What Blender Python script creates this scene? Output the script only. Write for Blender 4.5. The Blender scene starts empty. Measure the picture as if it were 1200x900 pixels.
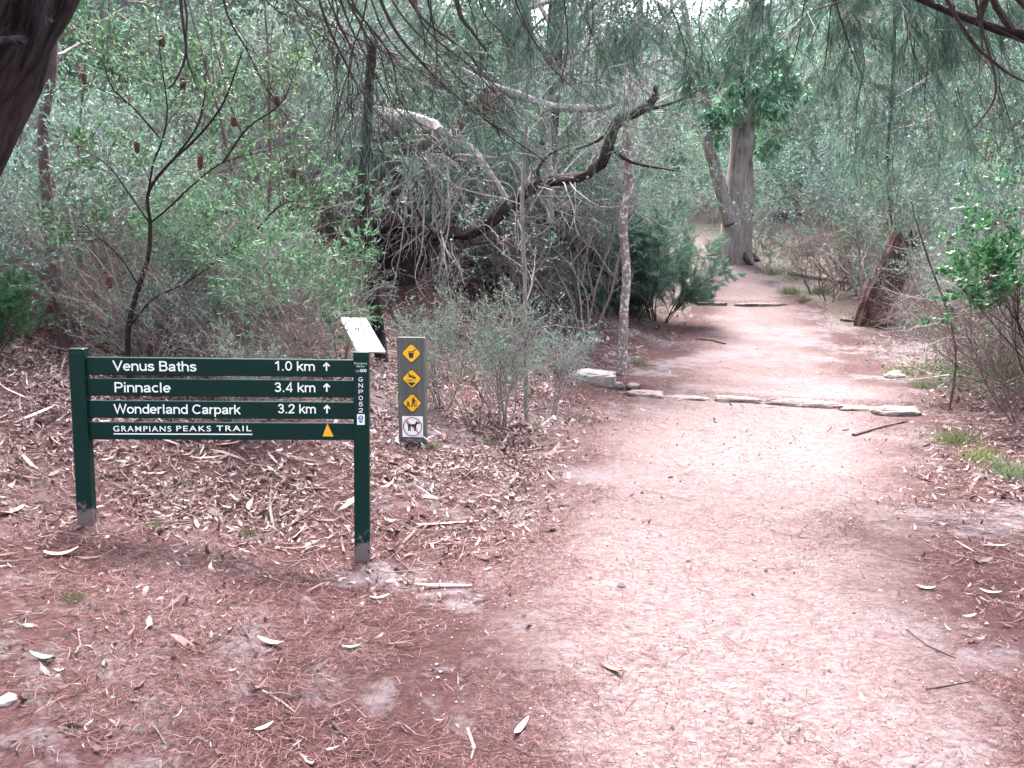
import bpy, math, random
import numpy as np
from mathutils import Vector

# ------------------------------------------------------------------ camera, sky, sun, exposure
S = bpy.context.scene
CAMZ, PITCH, F = 1.6, math.atan(115 / 906.0), 906.0
cam_d = bpy.data.cameras.new("camera")
cam = bpy.data.objects.new("camera", cam_d)
S.collection.objects.link(cam)
cam.location = (0, 0, CAMZ)
cam.rotation_euler = (math.radians(90) - PITCH, 0, 0)
cam_d.sensor_width = 36
cam_d.lens = 36 * F / 1200
cam_d.clip_start, cam_d.clip_end = 0.05, 600
S.camera = cam

SUN_EL, SUN_AZ = math.radians(61), math.radians(-6)       # azimuth clockwise from +Y
world = bpy.data.worlds.new("World")
S.world = world
world.use_nodes = True
wn = world.node_tree
wn.nodes.clear()
sky = wn.nodes.new("ShaderNodeTexSky")
sky.sky_type = 'NISHITA'
sky.sun_disc = False
sky.sun_elevation, sky.sun_rotation = SUN_EL, SUN_AZ
sky.air_density, sky.dust_density, sky.ozone_density = 1.0, 6.0, 1.0
hs = wn.nodes.new("ShaderNodeHueSaturation")                # overcast: the blue of the sky is greyed by cloud
hs.inputs["Saturation"].default_value = 0.5
bg = wn.nodes.new("ShaderNodeBackground")
bg.inputs["Strength"].default_value = 0.125
wo = wn.nodes.new("ShaderNodeOutputWorld")
wn.links.new(sky.outputs[0], hs.inputs["Color"])
wn.links.new(hs.outputs[0], bg.inputs["Color"])
wn.links.new(bg.outputs[0], wo.inputs["Surface"])

sun_d = bpy.data.lights.new("sun", 'SUN')
sun_d.energy = 1.5
sun_d.angle = math.radians(30)
sun_d.color = (1.0, 0.96, 0.92)
sun = bpy.data.objects.new("sun", sun_d)
S.collection.objects.link(sun)
sdir = Vector((math.sin(SUN_AZ) * math.cos(SUN_EL), math.cos(SUN_AZ) * math.cos(SUN_EL), math.sin(SUN_EL)))
sun.rotation_euler = (-sdir).to_track_quat('-Z', 'Y').to_euler()
sun.location = sdir * 60

S.render.engine = 'CYCLES'
S.view_settings.view_transform = 'Standard'
S.view_settings.look = 'None'
S.view_settings.gamma = 1.0
S.view_settings.use_curve_mapping = False
S.view_settings.exposure = 3.6
cy = S.cycles
cy.max_bounces, cy.diffuse_bounces, cy.glossy_bounces, cy.transmission_bounces = 5, 4, 2, 3
cy.use_denoising = True
cy.caustics_reflective = cy.caustics_refractive = False

# ------------------------------------------------------------------ helpers
rng = np.random.default_rng(7)
random.seed(7)
COL = S.collection


def vnoise(x, y, seed=0):
    x = np.asarray(x, float); y = np.asarray(y, float)
    xi = np.floor(x).astype(np.int64); yi = np.floor(y).astype(np.int64)
    xf = x - xi; yf = y - yi
    u = xf * xf * (3 - 2 * xf); v = yf * yf * (3 - 2 * yf)

    def hsh(a, b):
        n = (a * 374761393 + b * 668265263 + seed * 974634777) & 0x7fffffff
        n = ((n ^ (n >> 13)) * 1274126177) & 0x7fffffff
        return ((n ^ (n >> 16)) & 0xffff) / 65535.0
    a, b, c, d = hsh(xi, yi), hsh(xi + 1, yi), hsh(xi, yi + 1), hsh(xi + 1, yi + 1)
    return (a + (b - a) * u) * (1 - v) + (c + (d - c) * u) * v


def fbm(x, y, o=4, seed=0):
    t, a = 0, 0.5
    for k in range(o):
        t = t + a * vnoise(np.asarray(x) * 2 ** k, np.asarray(y) * 2 ** k, seed + k)
        a *= 0.5
    return t


def smooth(e0, e1, x):
    t = np.clip((x - e0) / (e1 - e0), 0, 1)
    return t * t * (3 - 2 * t)


def sm_interp(y, xp, fp, w=1.0):
    y = np.asarray(y, float)
    return sum(np.interp(y + k * w, xp, fp) for k in (-1, -.5, 0, .5, 1)) / 5


PY = [-8, 0, 2.6, 3.9, 5.4, 8.8, 10.9, 14, 18, 20.5, 24, 27, 30, 33, 37, 42]
PC = [0.0, 0.5, .84, 1.08, 1.45, 2.85, 3.6, 4.55, 5.8, 6.3, 7.05, 7.45, 7.6, 7.2, 5.5, 2.0]
PH = [.8, .75, .78, .92, 1.1, 1.65, 1.95, 1.85, 1.7, 1.5, 1.0, .8, .7, .7, .7, .7]
ZY = [-40, -8, 0, 4, 10, 13, 15, 18, 20.5, 24, 27, 30, 35, 45, 60, 90, 160, 300]
ZZ = [-1.0, -.2, 0, 0, 0.0, .1, .28, .60, .94, 1.55, 2.1, 2.72, 4.0, 6.8, 11.5, 22, 45, 60]
SY = [0, 4, 6, 10, 14, 30]


def pc(y): return sm_interp(y, PY, PC)
def ph(y): return sm_interp(y, PY, PH)
def step_y(x): return 11.35 - 0.455 * (np.asarray(x) - 1.7)
def step2_y(x): return 20.9 + 0.0 * np.asarray(x)


def H0(x, y):
    x = np.asarray(x, float); y = np.asarray(y, float)
    c, h = pc(y), ph(y)
    dl, dr = (c - h) - x, x - (c + h)
    z = sm_interp(y, ZY, ZZ, 1.2)
    near = smooth(1.5, .3, np.maximum(dl, dr))
    z = z + 0.10 * smooth(-.06, .06, y - step_y(x)) * near + 0.10 * (1 - near) * smooth(-1, 1, y - step_y(x))
    z = z + .10 * smooth(-.08, .08, y - step2_y(x)) * near + .10 * (1 - near) * smooth(-1.5, 1.5, y - step2_y(x))
    sl = np.interp(y, SY, [.06, .125, .2, .3, .34, .3])
    dlp = np.maximum(dl, 0); drp = np.maximum(dr, 0)
    z = z + sl * (np.sqrt(dlp ** 2 + .36) - .6) + .012 * np.minimum(dlp, 25) ** 2 * smooth(10, 18, y)
    sr = np.interp(y, [0, 8, 15, 30], [.03, .06, .11, .16])
    z = z + sr * (np.sqrt(drp ** 2 + .36) - .6)
    return z


def H(x, y):
    z = H0(x, y)
    c, h = pc(y), ph(y)
    off = smooth(-.5, 1.2, np.abs(np.asarray(x) - c) - h)
    z = z + (fbm(np.asarray(x) * .9, np.asarray(y) * .9, 3, 5) - .45) * (.05 + .16 * off * smooth(4, 9, np.asarray(y)))
    z = z + (fbm(np.asarray(x) * 5, np.asarray(y) * 5, 2, 9) - .4) * .02
    z = z - .05 * smooth(.9, .2, np.abs(np.asarray(x) - c) / h) * .6
    for a, b, dz in FIX:
        z = z + dz * np.exp(-((np.asarray(x) - a) ** 2 + (np.asarray(y) - b) ** 2) / .8)
    return z


FIX = []


def ray(px, py):
    u, v = (px - 600) / F, (450 - py) / F
    c, s = math.cos(PITCH), math.sin(PITCH)
    return Vector((u, c + v * s, -s + v * c))


def W(px, py, Y):
    d = ray(px, py)
    return Vector((0, 0, CAMZ)) + d * (Y / d.y)


def G(px, py):
    d = ray(px, py)
    t = np.arange(1.2, 90, .02)
    xs, ys, zs = d.x / d.y * t, t, CAMZ + d.z / d.y * t
    k = np.argmax(zs < H(xs, ys))
    if k == 0: k = len(t) - 1
    return Vector((xs[k], ys[k], float(H(xs[k], ys[k]))))


def project(x, y, z):
    dx, dy, dz = x, y, z - CAMZ
    c, s = math.cos(PITCH), math.sin(PITCH)
    f = dy * c - dz * s
    up = dy * s + dz * c
    return 600 + F * dx / f, 450 - F * up / f


def pin(*pts):
    """let the ground pass through the points where feet of the sign meet it"""
    P = [W(*p) for p in pts]
    n = len(P)
    A_ = np.array([[math.exp(-((p.x - q.x) ** 2 + (p.y - q.y) ** 2) / .8) for q in P] for p in P])
    d = np.array([p.z - float(H(p.x, p.y)) for p in P])
    FIX.extend((P[i].x, P[i].y, w) for i, w in enumerate(np.linalg.solve(A_, d)))


pin((90, 612, 4.5), (420, 656, 4.63))


# ---- materials
def nt(name):
    m = bpy.data.materials.new(name)
    m.use_nodes = True
    n = m.node_tree
    n.nodes.clear()
    o = n.nodes.new("ShaderNodeOutputMaterial")
    return m, n, o


def N(n, t, **kw):
    nd = n.nodes.new(t)
    for k, v in kw.items():
        if k.startswith("i_"):
            key = k[2:].replace("_", " ")
            if key.isdigit(): nd.inputs[int(key)].default_value = v
            else: nd.inputs[key].default_value = v
        else:
            setattr(nd, k, v)
    return nd


def ramp(n, stops, interp='LINEAR'):
    r = n.nodes.new("ShaderNodeValToRGB")
    e = r.color_ramp.elements
    while len(e) < len(stops): e.new(0.5)
    for i, (p, c) in enumerate(stops):
        e[i].position = p
        e[i].color = (*c, 1)
    r.color_ramp.interpolation = interp
    return r


def mixc(n, fac, a, b, mode='MIX'):
    m = n.nodes.new("ShaderNodeMix")
    m.data_type = 'RGBA'
    m.blend_type = mode
    for sock, v in ((m.inputs[0], fac), (m.inputs[6], a), (m.inputs[7], b)):
        if isinstance(v, bpy.types.NodeSocket): n.links.new(v, sock)
        elif isinstance(v, (int, float)): sock.default_value = v
        else: sock.default_value = (*v, 1)
    return m.outputs[2]


def math_(n, op, a, b=0.0, clamp=False):
    m = n.nodes.new("ShaderNodeMath")
    m.operation = op
    m.use_clamp = clamp
    for sock, v in ((m.inputs[0], a), (m.inputs[1], b)):
        if isinstance(v, bpy.types.NodeSocket): n.links.new(v, sock)
        else: sock.default_value = v
    return m.outputs[0]


def leaf_mat(name, stops, rough=.6, trans=.28, spec=.2, objvar=.38):
    m, n, o = nt(name)
    g = N(n, "ShaderNodeNewGeometry")
    r = ramp(n, stops)
    n.links.new(g.outputs["Random Per Island"], r.inputs[0])
    col = r.outputs[0]
    if objvar:
        oi = N(n, "ShaderNodeObjectInfo")
        h = N(n, "ShaderNodeHueSaturation")
        n.links.new(math_(n, 'ADD', math_(n, 'MULTIPLY', oi.outputs["Random"], objvar * 2), 1 - objvar), h.inputs["Value"])
        n.links.new(math_(n, 'ADD', math_(n, 'MULTIPLY', math_(n, 'FRACT', math_(n, 'MULTIPLY', oi.outputs["Random"], 7.3)), .09), .445), h.inputs["Hue"])
        n.links.new(math_(n, 'ADD', math_(n, 'MULTIPLY', math_(n, 'FRACT', math_(n, 'MULTIPLY', oi.outputs["Random"], 13.7)), .5), .75), h.inputs["Saturation"])
        n.links.new(col, h.inputs["Color"])
        col = h.outputs[0]
    p = N(n, "ShaderNodeBsdfPrincipled", i_Roughness=rough)
    p.inputs["Specular IOR Level"].default_value = spec
    n.links.new(col, p.inputs["Base Color"])
    if trans > 0:
        t = N(n, "ShaderNodeBsdfTranslucent")
        n.links.new(col, t.inputs[0])
        mx = N(n, "ShaderNodeMixShader", i_0=trans)
        n.links.new(p.outputs[0], mx.inputs[1]); n.links.new(t.outputs[0], mx.inputs[2])
        n.links.new(mx.outputs[0], o.inputs[0])
    else:
        n.links.new(p.outputs[0], o.inputs[0])
    return m


def bark_mat(name, dark, light, scale=9, stretch=.16, bump=.5, lichen=None, rough=.9, tilt=0, band=(.33, .66)):
    m, n, o = nt(name)
    tc = N(n, "ShaderNodeTexCoord")
    mp = N(n, "ShaderNodeMapping")
    mp.inputs["Scale"].default_value = (1, 1, stretch)
    rt = N(n, "ShaderNodeMapping")
    rt.inputs["Rotation"].default_value = (0, math.radians(tilt), 0)
    n.links.new(tc.outputs["Object"], rt.inputs[0])
    n.links.new(rt.outputs[0], mp.inputs[0])
    a = N(n, "ShaderNodeTexNoise", i_Scale=scale * 2.2, i_Detail=6, i_Roughness=.7)
    n.links.new(mp.outputs[0], a.inputs["Vector"])
    b = N(n, "ShaderNodeTexNoise", i_Scale=3.0, i_Detail=4)
    n.links.new(tc.outputs["Object"], b.inputs["Vector"])
    r = ramp(n, [(band[0], dark), (band[1], light)])
    n.links.new(math_(n, 'ADD', math_(n, 'MULTIPLY', a.outputs[0], .75), math_(n, 'MULTIPLY', b.outputs[0], .25)), r.inputs[0])
    col = r.outputs[0]
    if lichen:
        v = N(n, "ShaderNodeTexNoise", i_Scale=14, i_Detail=5, i_Roughness=.65)
        n.links.new(tc.outputs["Object"], v.inputs["Vector"])
        rr = ramp(n, [(lichen[1], (0, 0, 0)), (lichen[1] + .06, (1, 1, 1))])
        n.links.new(v.outputs[0], rr.inputs[0])
        col = mixc(n, rr.outputs[0], col, lichen[0])
    p = N(n, "ShaderNodeBsdfPrincipled", i_Roughness=rough)
    p.inputs["Specular IOR Level"].default_value = .12
    n.links.new(col, p.inputs["Base Color"])
    bp = N(n, "ShaderNodeBump", i_Strength=bump, i_Distance=.03)
    n.links.new(a.outputs[0], bp.inputs["Height"])
    n.links.new(bp.outputs[0], p.inputs["Normal"])
    n.links.new(p.outputs[0], o.inputs[0])
    return m


def paint_mat(name, c, rough=.4, wear=None, noise=.12, spec=.5):
    m, n, o = nt(name)
    tc = N(n, "ShaderNodeTexCoord")
    a = N(n, "ShaderNodeTexNoise", i_Scale=22, i_Detail=5, i_Roughness=.6)
    n.links.new(tc.outputs["Object"], a.inputs["Vector"])
    col = mixc(n, math_(n, 'MULTIPLY', a.outputs[0], noise * 2), c, tuple(min(1, x * 1.5 + .004) for x in c))
    if wear:
        sp = N(n, "ShaderNodeSeparateXYZ")
        n.links.new(tc.outputs["Object"], sp.inputs[0])
        w = math_(n, 'SUBTRACT', wear[1], sp.outputs[2])
        w = math_(n, 'ADD', math_(n, 'MULTIPLY', w, 14), math_(n, 'MULTIPLY', math_(n, 'SUBTRACT', a.outputs[0], .5), 8), True)
        col = mixc(n, w, col, wear[0])
    p = N(n, "ShaderNodeBsdfPrincipled", i_Roughness=rough)
    p.inputs["Specular IOR Level"].default_value = spec
    n.links.new(col, p.inputs["Base Color"])
    bp = N(n, "ShaderNodeBump", i_Strength=.12, i_Distance=.004)
    n.links.new(a.outputs[0], bp.inputs["Height"])
    n.links.new(bp.outputs[0], p.inputs["Normal"])
    n.links.new(p.outputs[0], o.inputs[0])
    return m


def ground_mat(name, path):
    m, n, o = nt(name)
    tc = N(n, "ShaderNodeTexCoord")

    def noise(scale, detail=5, rough=.6, sc=(1, 1, 1)):
        a = N(n, "ShaderNodeTexNoise", i_Scale=scale, i_Detail=detail, i_Roughness=rough)
        mp = N(n, "ShaderNodeMapping")
        mp.inputs["Scale"].default_value = sc
        n.links.new(tc.outputs["Object"], mp.inputs[0])
        n.links.new(mp.outputs[0], a.inputs["Vector"])
        return a.outputs[0]
    big, mid, fine = noise(.9, 4), noise(7, 6, .7), noise(55, 4, .7)
    streak = noise(30, 5, .7, (.8, 1.25, 1))
    streak2 = noise(34, 4, .65, (1.6, .35, 1))
    rs = ramp(n, [(.42, (1, 1, 1)), (.58, (0, 0, 0))])
    n.links.new(streak, rs.inputs[0])
    # litter floor: red-brown needles over lavender-grey sand, paler leaf mould further up the slope
    mat_ = mixc(n, streak2, (0.0192, 0.00768, 0.00835), (0.0796, 0.0371, 0.0384))
    mat_ = mixc(n, math_(n, 'MULTIPLY', rs.outputs[0], .6), mat_, (0.0208, 0.0088, 0.0096))
    rb = ramp(n, [(.50, (0, 0, 0)), (.58, (1, 1, 1))])
    n.links.new(math_(n, 'ADD', math_(n, 'MULTIPLY', big, .6), math_(n, 'MULTIPLY', mid, .4)), rb.inputs[0])
    bare = mixc(n, fine, (0.0542, 0.0419, 0.0477), (0.17, 0.141, 0.156))
    lit = mixc(n, math_(n, 'MULTIPLY', rb.outputs[0], .85), mat_, bare)
    if path:
        at = N(n, "ShaderNodeAttribute", attribute_name="edge")
        base = mixc(n, mid, (0.102, 0.0774, 0.0786), (0.2, 0.166, 0.171))
        mott = noise(9, 6, .75, (.85, 1.2, 1))
        rm = ramp(n, [(.50, (0, 0, 0)), (.66, (1, 1, 1))])
        n.links.new(mott, rm.inputs[0])
        base = mixc(n, math_(n, 'MULTIPLY', rm.outputs[0], .75), base, (0.0897, 0.0468, 0.0484))
        base = mixc(n, math_(n, 'MULTIPLY', rs.outputs[0], .65), base, (0.0819, 0.0437, 0.0452))
        rf = ramp(n, [(.36, (1, 1, 1)), (.46, (0, 0, 0))])
        n.links.new(fine, rf.inputs[0])
        base = mixc(n, math_(n, 'MULTIPLY', rf.outputs[0], .75), base, (.075, .040, .042))
        ef = math_(n, 'ADD', at.outputs["Fac"], math_(n, 'MULTIPLY', math_(n, 'SUBTRACT', mid, .5), 1.9), True)
        col = mixc(n, ef, base, lit)
    else:
        sp = N(n, "ShaderNodeSeparateXYZ")
        n.links.new(tc.outputs["Object"], sp.inputs[0])
        fy = math_(n, 'MULTIPLY', math_(n, 'SUBTRACT', sp.outputs[1], 14), .09, True)   # leaf mould and herbs up the slope
        col = mixc(n, math_(n, 'MULTIPLY', fy, .75), lit, mixc(n, mid, (.05, .05, .04), (.17, .15, .13)))
    p = N(n, "ShaderNodeBsdfPrincipled", i_Roughness=.95)
    p.inputs["Specular IOR Level"].default_value = .15
    n.links.new(col, p.inputs["Base Color"])
    bp = N(n, "ShaderNodeBump", i_Strength=.6, i_Distance=.02)
    n.links.new(math_(n, 'ADD', fine, math_(n, 'MULTIPLY', mid, 1.5)), bp.inputs["Height"])
    n.links.new(bp.outputs[0], p.inputs["Normal"])
    n.links.new(p.outputs[0], o.inputs[0])
    return m


M = {}
M['ground'] = ground_mat("forest_floor", False)
M['path'] = ground_mat("sandy_path", True)
M['bark_dark'] = bark_mat("dark_bark", (.006, .0045, .0052), (.046, .034, .040), 13, .22, 1.0, ((.12, .11, .115), .64))
M['bark_near'] = bark_mat("furrowed_near_bark", (.0035, .0028, .0032), (.055, .043, .050), 15, .13, 1.0, ((.11, .105, .11), .635), .9, -25, (.40, .60))
M['bark_brown'] = bark_mat("brown_bark", (.04, .027, .027), (.15, .105, .105), 14, .2)
M['bark_red'] = bark_mat("red_stringy_bark", (.010, .006, .0065), (.115, .058, .052), 16, .05, 1.0, None, .9, -17, (.36, .68))
M['bark_grey'] = bark_mat("grey_bark", (0.0792, 0.0627, 0.0594), (0.304, 0.264, 0.254), 7, .12, .8)
M['bark_pale'] = bark_mat("lichen_bark", (.10, .075, .07), (.30, .24, .23), 16, .6, .4, ((.52, .49, .47), .52))
M['dead'] = bark_mat("weathered_dead_wood", (.06, .047, .046), (.52, .46, .455), 16, .3, .8)
M['black'] = bark_mat("blackened_branch", (.012, .009, .009), (.06, .042, .04), 12, .2, .6)
M['twig'] = bark_mat("grey_twig", (.085, .07, .072), (.31, .27, .272), 20, .3, .2)
M['twig_brown'] = bark_mat("brown_twig", (.05, .034, .034), (.23, .165, .165), 20, .3, .2)
M['twig_dark'] = bark_mat("dark_twig", (.016, .012, .012), (.075, .056, .056), 20, .3, .2)
M['torn'] = bark_mat("torn_red_wood", (.025, .013, .012), (.17, .085, .074), 12, .08, .9)
M['lf_grey'] = leaf_mat("grey_green_leaf", [(0, (0.0392, 0.0806, 0.0616)), (.45, (0.0952, 0.168, 0.132)), (.85, (0.168, 0.252, 0.213)), (1, (0.302, 0.392, 0.347))])
M['lf_green'] = leaf_mat("green_leaf", [(0, (.028, .08, .045)), (.6, (.075, .17, .10)), (1, (.18, .31, .20))])
M['lf_olive'] = leaf_mat("olive_leaf", [(0, (.025, .05, .022)), (.6, (.065, .115, .045)), (1, (.14, .21, .11))])
M['lf_bright'] = leaf_mat("bright_leaf", [(0, (.015, .055, .018)), (.5, (.042, .125, .040)), (1, (.12, .26, .085))], .4, .3, .4, .05)
M['lf_gum'] = leaf_mat("glossy_gum_leaf", [(0, (.04, .10, .058)), (.5, (.095, .20, .125)), (1, (.30, .45, .35))], .42, .35, .4, .1)
M['needle'] = leaf_mat("sheoak_needle", [(0, (.022, .052, .042)), (.5, (.055, .11, .09)), (1, (.11, .19, .155))], .6, .2, .2)
M['needle_bush'] = leaf_mat("bush_needle", [(0, (.022, .066, .038)), (.5, (.055, .132, .080)), (1, (.125, .235, .155))], .6, .25, .2, .2)
M['dry'] = leaf_mat("dry_leaf", [(0, (0.0492, 0.0246, 0.0246)), (.35, (0.0976, 0.0488, 0.0488)), (.65, (0.174, 0.105, 0.105)), (.9, (0.258, 0.192, 0.192)), (1, (0.348, 0.299, 0.296))], .7, .1, .3, 0)
M['pine'] = leaf_mat("dry_needle", [(0, (0.017, 0.0068, 0.00765)), (.5, (0.0638, 0.0255, 0.0263)), (.85, (0.136, 0.0638, 0.0646)), (1, (0.255, 0.162, 0.162))], .8, 0, .15, 0)
M['debris'] = leaf_mat("dark_debris", [(0, (.03, .016, .016)), (.7, (.11, .062, .06)), (1, (.22, .15, .145))], .8, 0, .2, 0)
M['grass'] = leaf_mat("grass_blade", [(0, (.05, .075, .03)), (.5, (.10, .14, .06)), (1, (.2, .22, .11))], .6, .3, .3)
M['sign_green'] = paint_mat("dark_green_paint", (.0012, .019, .016), .42, spec=.16)
M['sign_post'] = paint_mat("worn_green_post", (.0012, .019, .016), .42, ((.13, .095, .10), .30), spec=.16)
M['sign_post_low'] = paint_mat("worn_green_post_foot", (.0012, .019, .016), .42, ((.13, .095, .10), .10), spec=.16)
M['white'] = paint_mat("white_lettering", (.80, .82, .80), .5, None, .02)
M['pale_text'] = paint_mat("small_pale_lettering", (.36, .46, .42), .5, None, .02)
M['orange'] = paint_mat("orange_marker", (.85, .36, .015), .4, None, .03)
M['yellow'] = paint_mat("yellow_plate", (.80, .42, .012), .4, None, .04)
M['blackp'] = paint_mat("black_print", (.012, .011, .010), .5, None, .03)
M['red'] = paint_mat("red_print", (.42, .035, .07), .5, None, .03)
M['blue'] = paint_mat("blue_print", (.035, .10, .28), .5, None, .03)
M['timber'] = bark_mat("grey_painted_timber", (.075, .075, .070), (.135, .135, .125), 12, .05, .25, None, .75)
M['steel'] = paint_mat("galvanised_steel", (.30, .31, .32), .45)
M['panel'] = paint_mat("pale_panel_face", (.80, .82, .83), .25, None, .02)
M['stone'] = bark_mat("pale_sandstone", (0.111, 0.0842, 0.0814), (0.227, 0.19, 0.182), 7, 1, .5, ((0.0981, 0.0667, 0.0632), .56))
M['stone_grey'] = bark_mat("grey_boulder", (0.208, 0.18, 0.176), (0.368, 0.328, 0.32), 5, 1, .5)
M['cone'] = bark_mat("seed_cone", (.03, .016, .014), (.19, .09, .075), 40, 1, 1)


# ---- meshes
class MB:
    def __init__(s):
        s.v, s.loops, s.sizes, s.mi, s.n = [], [], [], [], 0

    def add(s, v, faces, mi=0):
        """v (n,3); faces (m,k) array of one size"""
        v = np.asarray(v, float).reshape(-1, 3)
        faces = np.asarray(faces, np.int64)
        s.v.append(v)
        s.loops.append((faces + s.n).ravel())
        s.sizes.append(np.full(len(faces), faces.shape[1], np.int64))
        s.mi.append(np.full(len(faces), mi, np.int64))
        s.n += len(v)

    def tube(s, pts, rad, k=5, mi=0, cap=True, rough=0.0, seed=0):
        p = np.asarray([tuple(q) for q in pts], float)
        n = len(p)
        r = np.interp(np.linspace(0, 1, n), np.linspace(0, 1, len(rad)), rad)
        t = np.gradient(p, axis=0)
        t /= np.linalg.norm(t, axis=1, keepdims=True) + 1e-9
        ref = np.array([0.31, 0.93, 0.2]) if abs(t[:, 2]).mean() > .6 else np.array([.1, .2, 1.])
        a = np.cross(t, ref); a /= np.linalg.norm(a, axis=1, keepdims=True) + 1e-9
        b = np.cross(t, a)
        th = np.linspace(0, 2 * np.pi, k, endpoint=False)
        rr = r[:, None] * np.ones((1, k))
        if rough:
            ii, jj = np.meshgrid(np.arange(n), np.arange(k), indexing='ij')
            rr = rr * (1 + rough * 2 * (vnoise(np.cos(th)[jj] * 2.3 + 7, ii * .35 + np.sin(th)[jj] * 2.3, seed) - .5))
        v = p[:, None, :] + rr[..., None] * (np.cos(th)[None, :, None] * a[:, None, :] + np.sin(th)[None, :, None] * b[:, None, :])
        i = np.arange(n - 1)[:, None] * k; j = np.arange(k)[None, :]; j2 = (j + 1) % k
        f = np.stack([i + j, i + j2, i + k + j2, i + k + j], -1).reshape(-1, 4)
        s.add(v.reshape(-1, 3), f, mi)
        if cap:
            e = v[-1]
            s.add(np.vstack([e, e.mean(0, keepdims=True)]), [(q, (q + 1) % k, k) for q in range(k)], mi)

    def quads(s, v4, mi=0):
        v4 = np.asarray(v4)
        m = len(v4)
        s.add(v4.reshape(-1, 3), np.arange(m * 4).reshape(m, 4), mi)

    def box(s, lo, hi, mi=0):
        x0, y0, z0 = lo; x1, y1, z1 = hi
        v = [(x0, y0, z0), (x1, y0, z0), (x1, y1, z0), (x0, y1, z0), (x0, y0, z1), (x1, y0, z1), (x1, y1, z1), (x0, y1, z1)]
        s.add(v, [(0, 3, 2, 1), (4, 5, 6, 7), (0, 1, 5, 4), (1, 2, 6, 5), (2, 3, 7, 6), (3, 0, 4, 7)], mi)

    def prism(s, poly, y0, y1, mi=0):
        """polygon in x-z, thick from y0 (front) to y1"""
        n = len(poly)
        v = [(x, y0, z) for x, z in poly] + [(x, y1, z) for x, z in poly]
        s.v.append(np.asarray(v, float))
        for f in [list(range(n)), list(range(2 * n - 1, n - 1, -1))] + [[i, i + n, (i + 1) % n + n, (i + 1) % n] for i in range(n)]:
            s.loops.append(np.asarray(f) + s.n); s.sizes.append(np.array([len(f)])); s.mi.append(np.array([mi]))
        s.n += 2 * n

    def build(s, name, mats, parent=None, smooth_=False):
        me = bpy.data.meshes.new(name)
        v = np.concatenate(s.v); lp = np.concatenate(s.loops); sz = np.concatenate(s.sizes); mi = np.concatenate(s.mi)
        me.vertices.add(len(v)); me.vertices.foreach_set("co", v.ravel())
        me.loops.add(len(lp)); me.loops.foreach_set("vertex_index", lp.astype(np.int32))
        me.polygons.add(len(sz))
        me.polygons.foreach_set("loop_start", np.concatenate([[0], np.cumsum(sz)[:-1]]).astype(np.int32))
        for m in (mats if isinstance(mats, (list, tuple)) else [mats]): me.materials.append(m)
        me.polygons.foreach_set("material_index", mi.astype(np.int32))
        me.polygons.foreach_set("use_smooth", np.full(len(sz), smooth_))
        me.update(calc_edges=True)
        me.validate()
        o = bpy.data.objects.new(name, me)
        COL.objects.link(o)
        if parent: o.parent = parent
        return o


def tag(o, label, cat, group=None):
    o['label'] = label; o['category'] = cat
    if group: o['group'] = group
    return o


def kind(o, k):
    o['kind'] = k
    return o


def empty(name, loc, rz=0, label=None, cat=None, group=None):
    o = bpy.data.objects.new(name, None)
    COL.objects.link(o)
    o.location = loc; o.rotation_euler = (0, 0, rz)
    o.empty_display_size = .1
    if label: tag(o, label, cat, group)
    return o


def copy_tree(o, parent=None):
    c = o.copy()
    COL.objects.link(c)
    c.parent = parent
    for ch in list(o.children): copy_tree(ch, c)
    return c


def unit(v):
    return v / (np.linalg.norm(v, axis=-1, keepdims=True) + 1e-9)


def leaves(mb, P, D, length, width, r, spread=.8, droop=0., mi=0, shape='oval', lv=.35):
    """a leaf at each point of P, pointing along D scattered by spread"""
    P = np.asarray(P, float); D = np.asarray(D, float)
    n = len(P)
    if n == 0: return
    d = unit(unit(D) + r.normal(0, spread, (n, 3)) + np.array([0, 0, -droop]))
    sx = unit(np.cross(d, r.normal(0, 1, (n, 3))))
    nn = np.cross(sx, d)
    L = (length * (1 + lv * r.uniform(-1, 1, n)))[:, None]
    w = (width * (1 + lv * r.uniform(-1, 1, n)))[:, None]
    if shape == 'oval':
        v = np.stack([P, P + d * L * .5 + sx * w * .5 + nn * w * .12, P + d * L, P + d * L * .5 - sx * w * .5 + nn * w * .12], 1)
        mb.quads(v, mi)
    elif shape == 'needle':
        g = np.array([0, 0, -1.])
        mid = P + d * L * .5 + g * L * .08
        tip = mid + unit(d + g * droop * .5) * L * .5
        v = np.concatenate([np.stack([P - sx * w * .5, P + sx * w * .5, mid + sx * w * .5, mid - sx * w * .5], 1),
                            np.stack([mid - sx * w * .5, mid + sx * w * .5, tip + sx * w * .15, tip - sx * w * .15], 1)], 0)
        mb.quads(v, mi)
    elif shape == 'long':
        g = np.array([0, 0, -1.]) * L * .12
        a, b, c, e = P, P + d * L * .33 + g * .2, P + d * L * .7 + g * .9, P + d * L + g * 2
        v = np.empty((n, 7, 3))
        v[:, 0] = a; v[:, 1] = b - sx * w * .5; v[:, 2] = b + sx * w * .5
        v[:, 3] = c - sx * w * .36; v[:, 4] = c + sx * w * .36; v[:, 5] = e; v[:, 6] = e
        base = np.arange(n)[:, None] * 7
        s_n = mb.n
        mb.add(v.reshape(-1, 3), base + np.array([[1, 2, 4, 3]]), mi)
        mb.loops.append((base + np.array([[0, 2, 1]]) + s_n).ravel()); mb.sizes.append(np.full(n, 3)); mb.mi.append(np.full(n, mi))
        mb.loops.append((base + np.array([[3, 4, 5]]) + s_n).ravel()); mb.sizes.append(np.full(n, 3)); mb.mi.append(np.full(n, mi))


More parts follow.
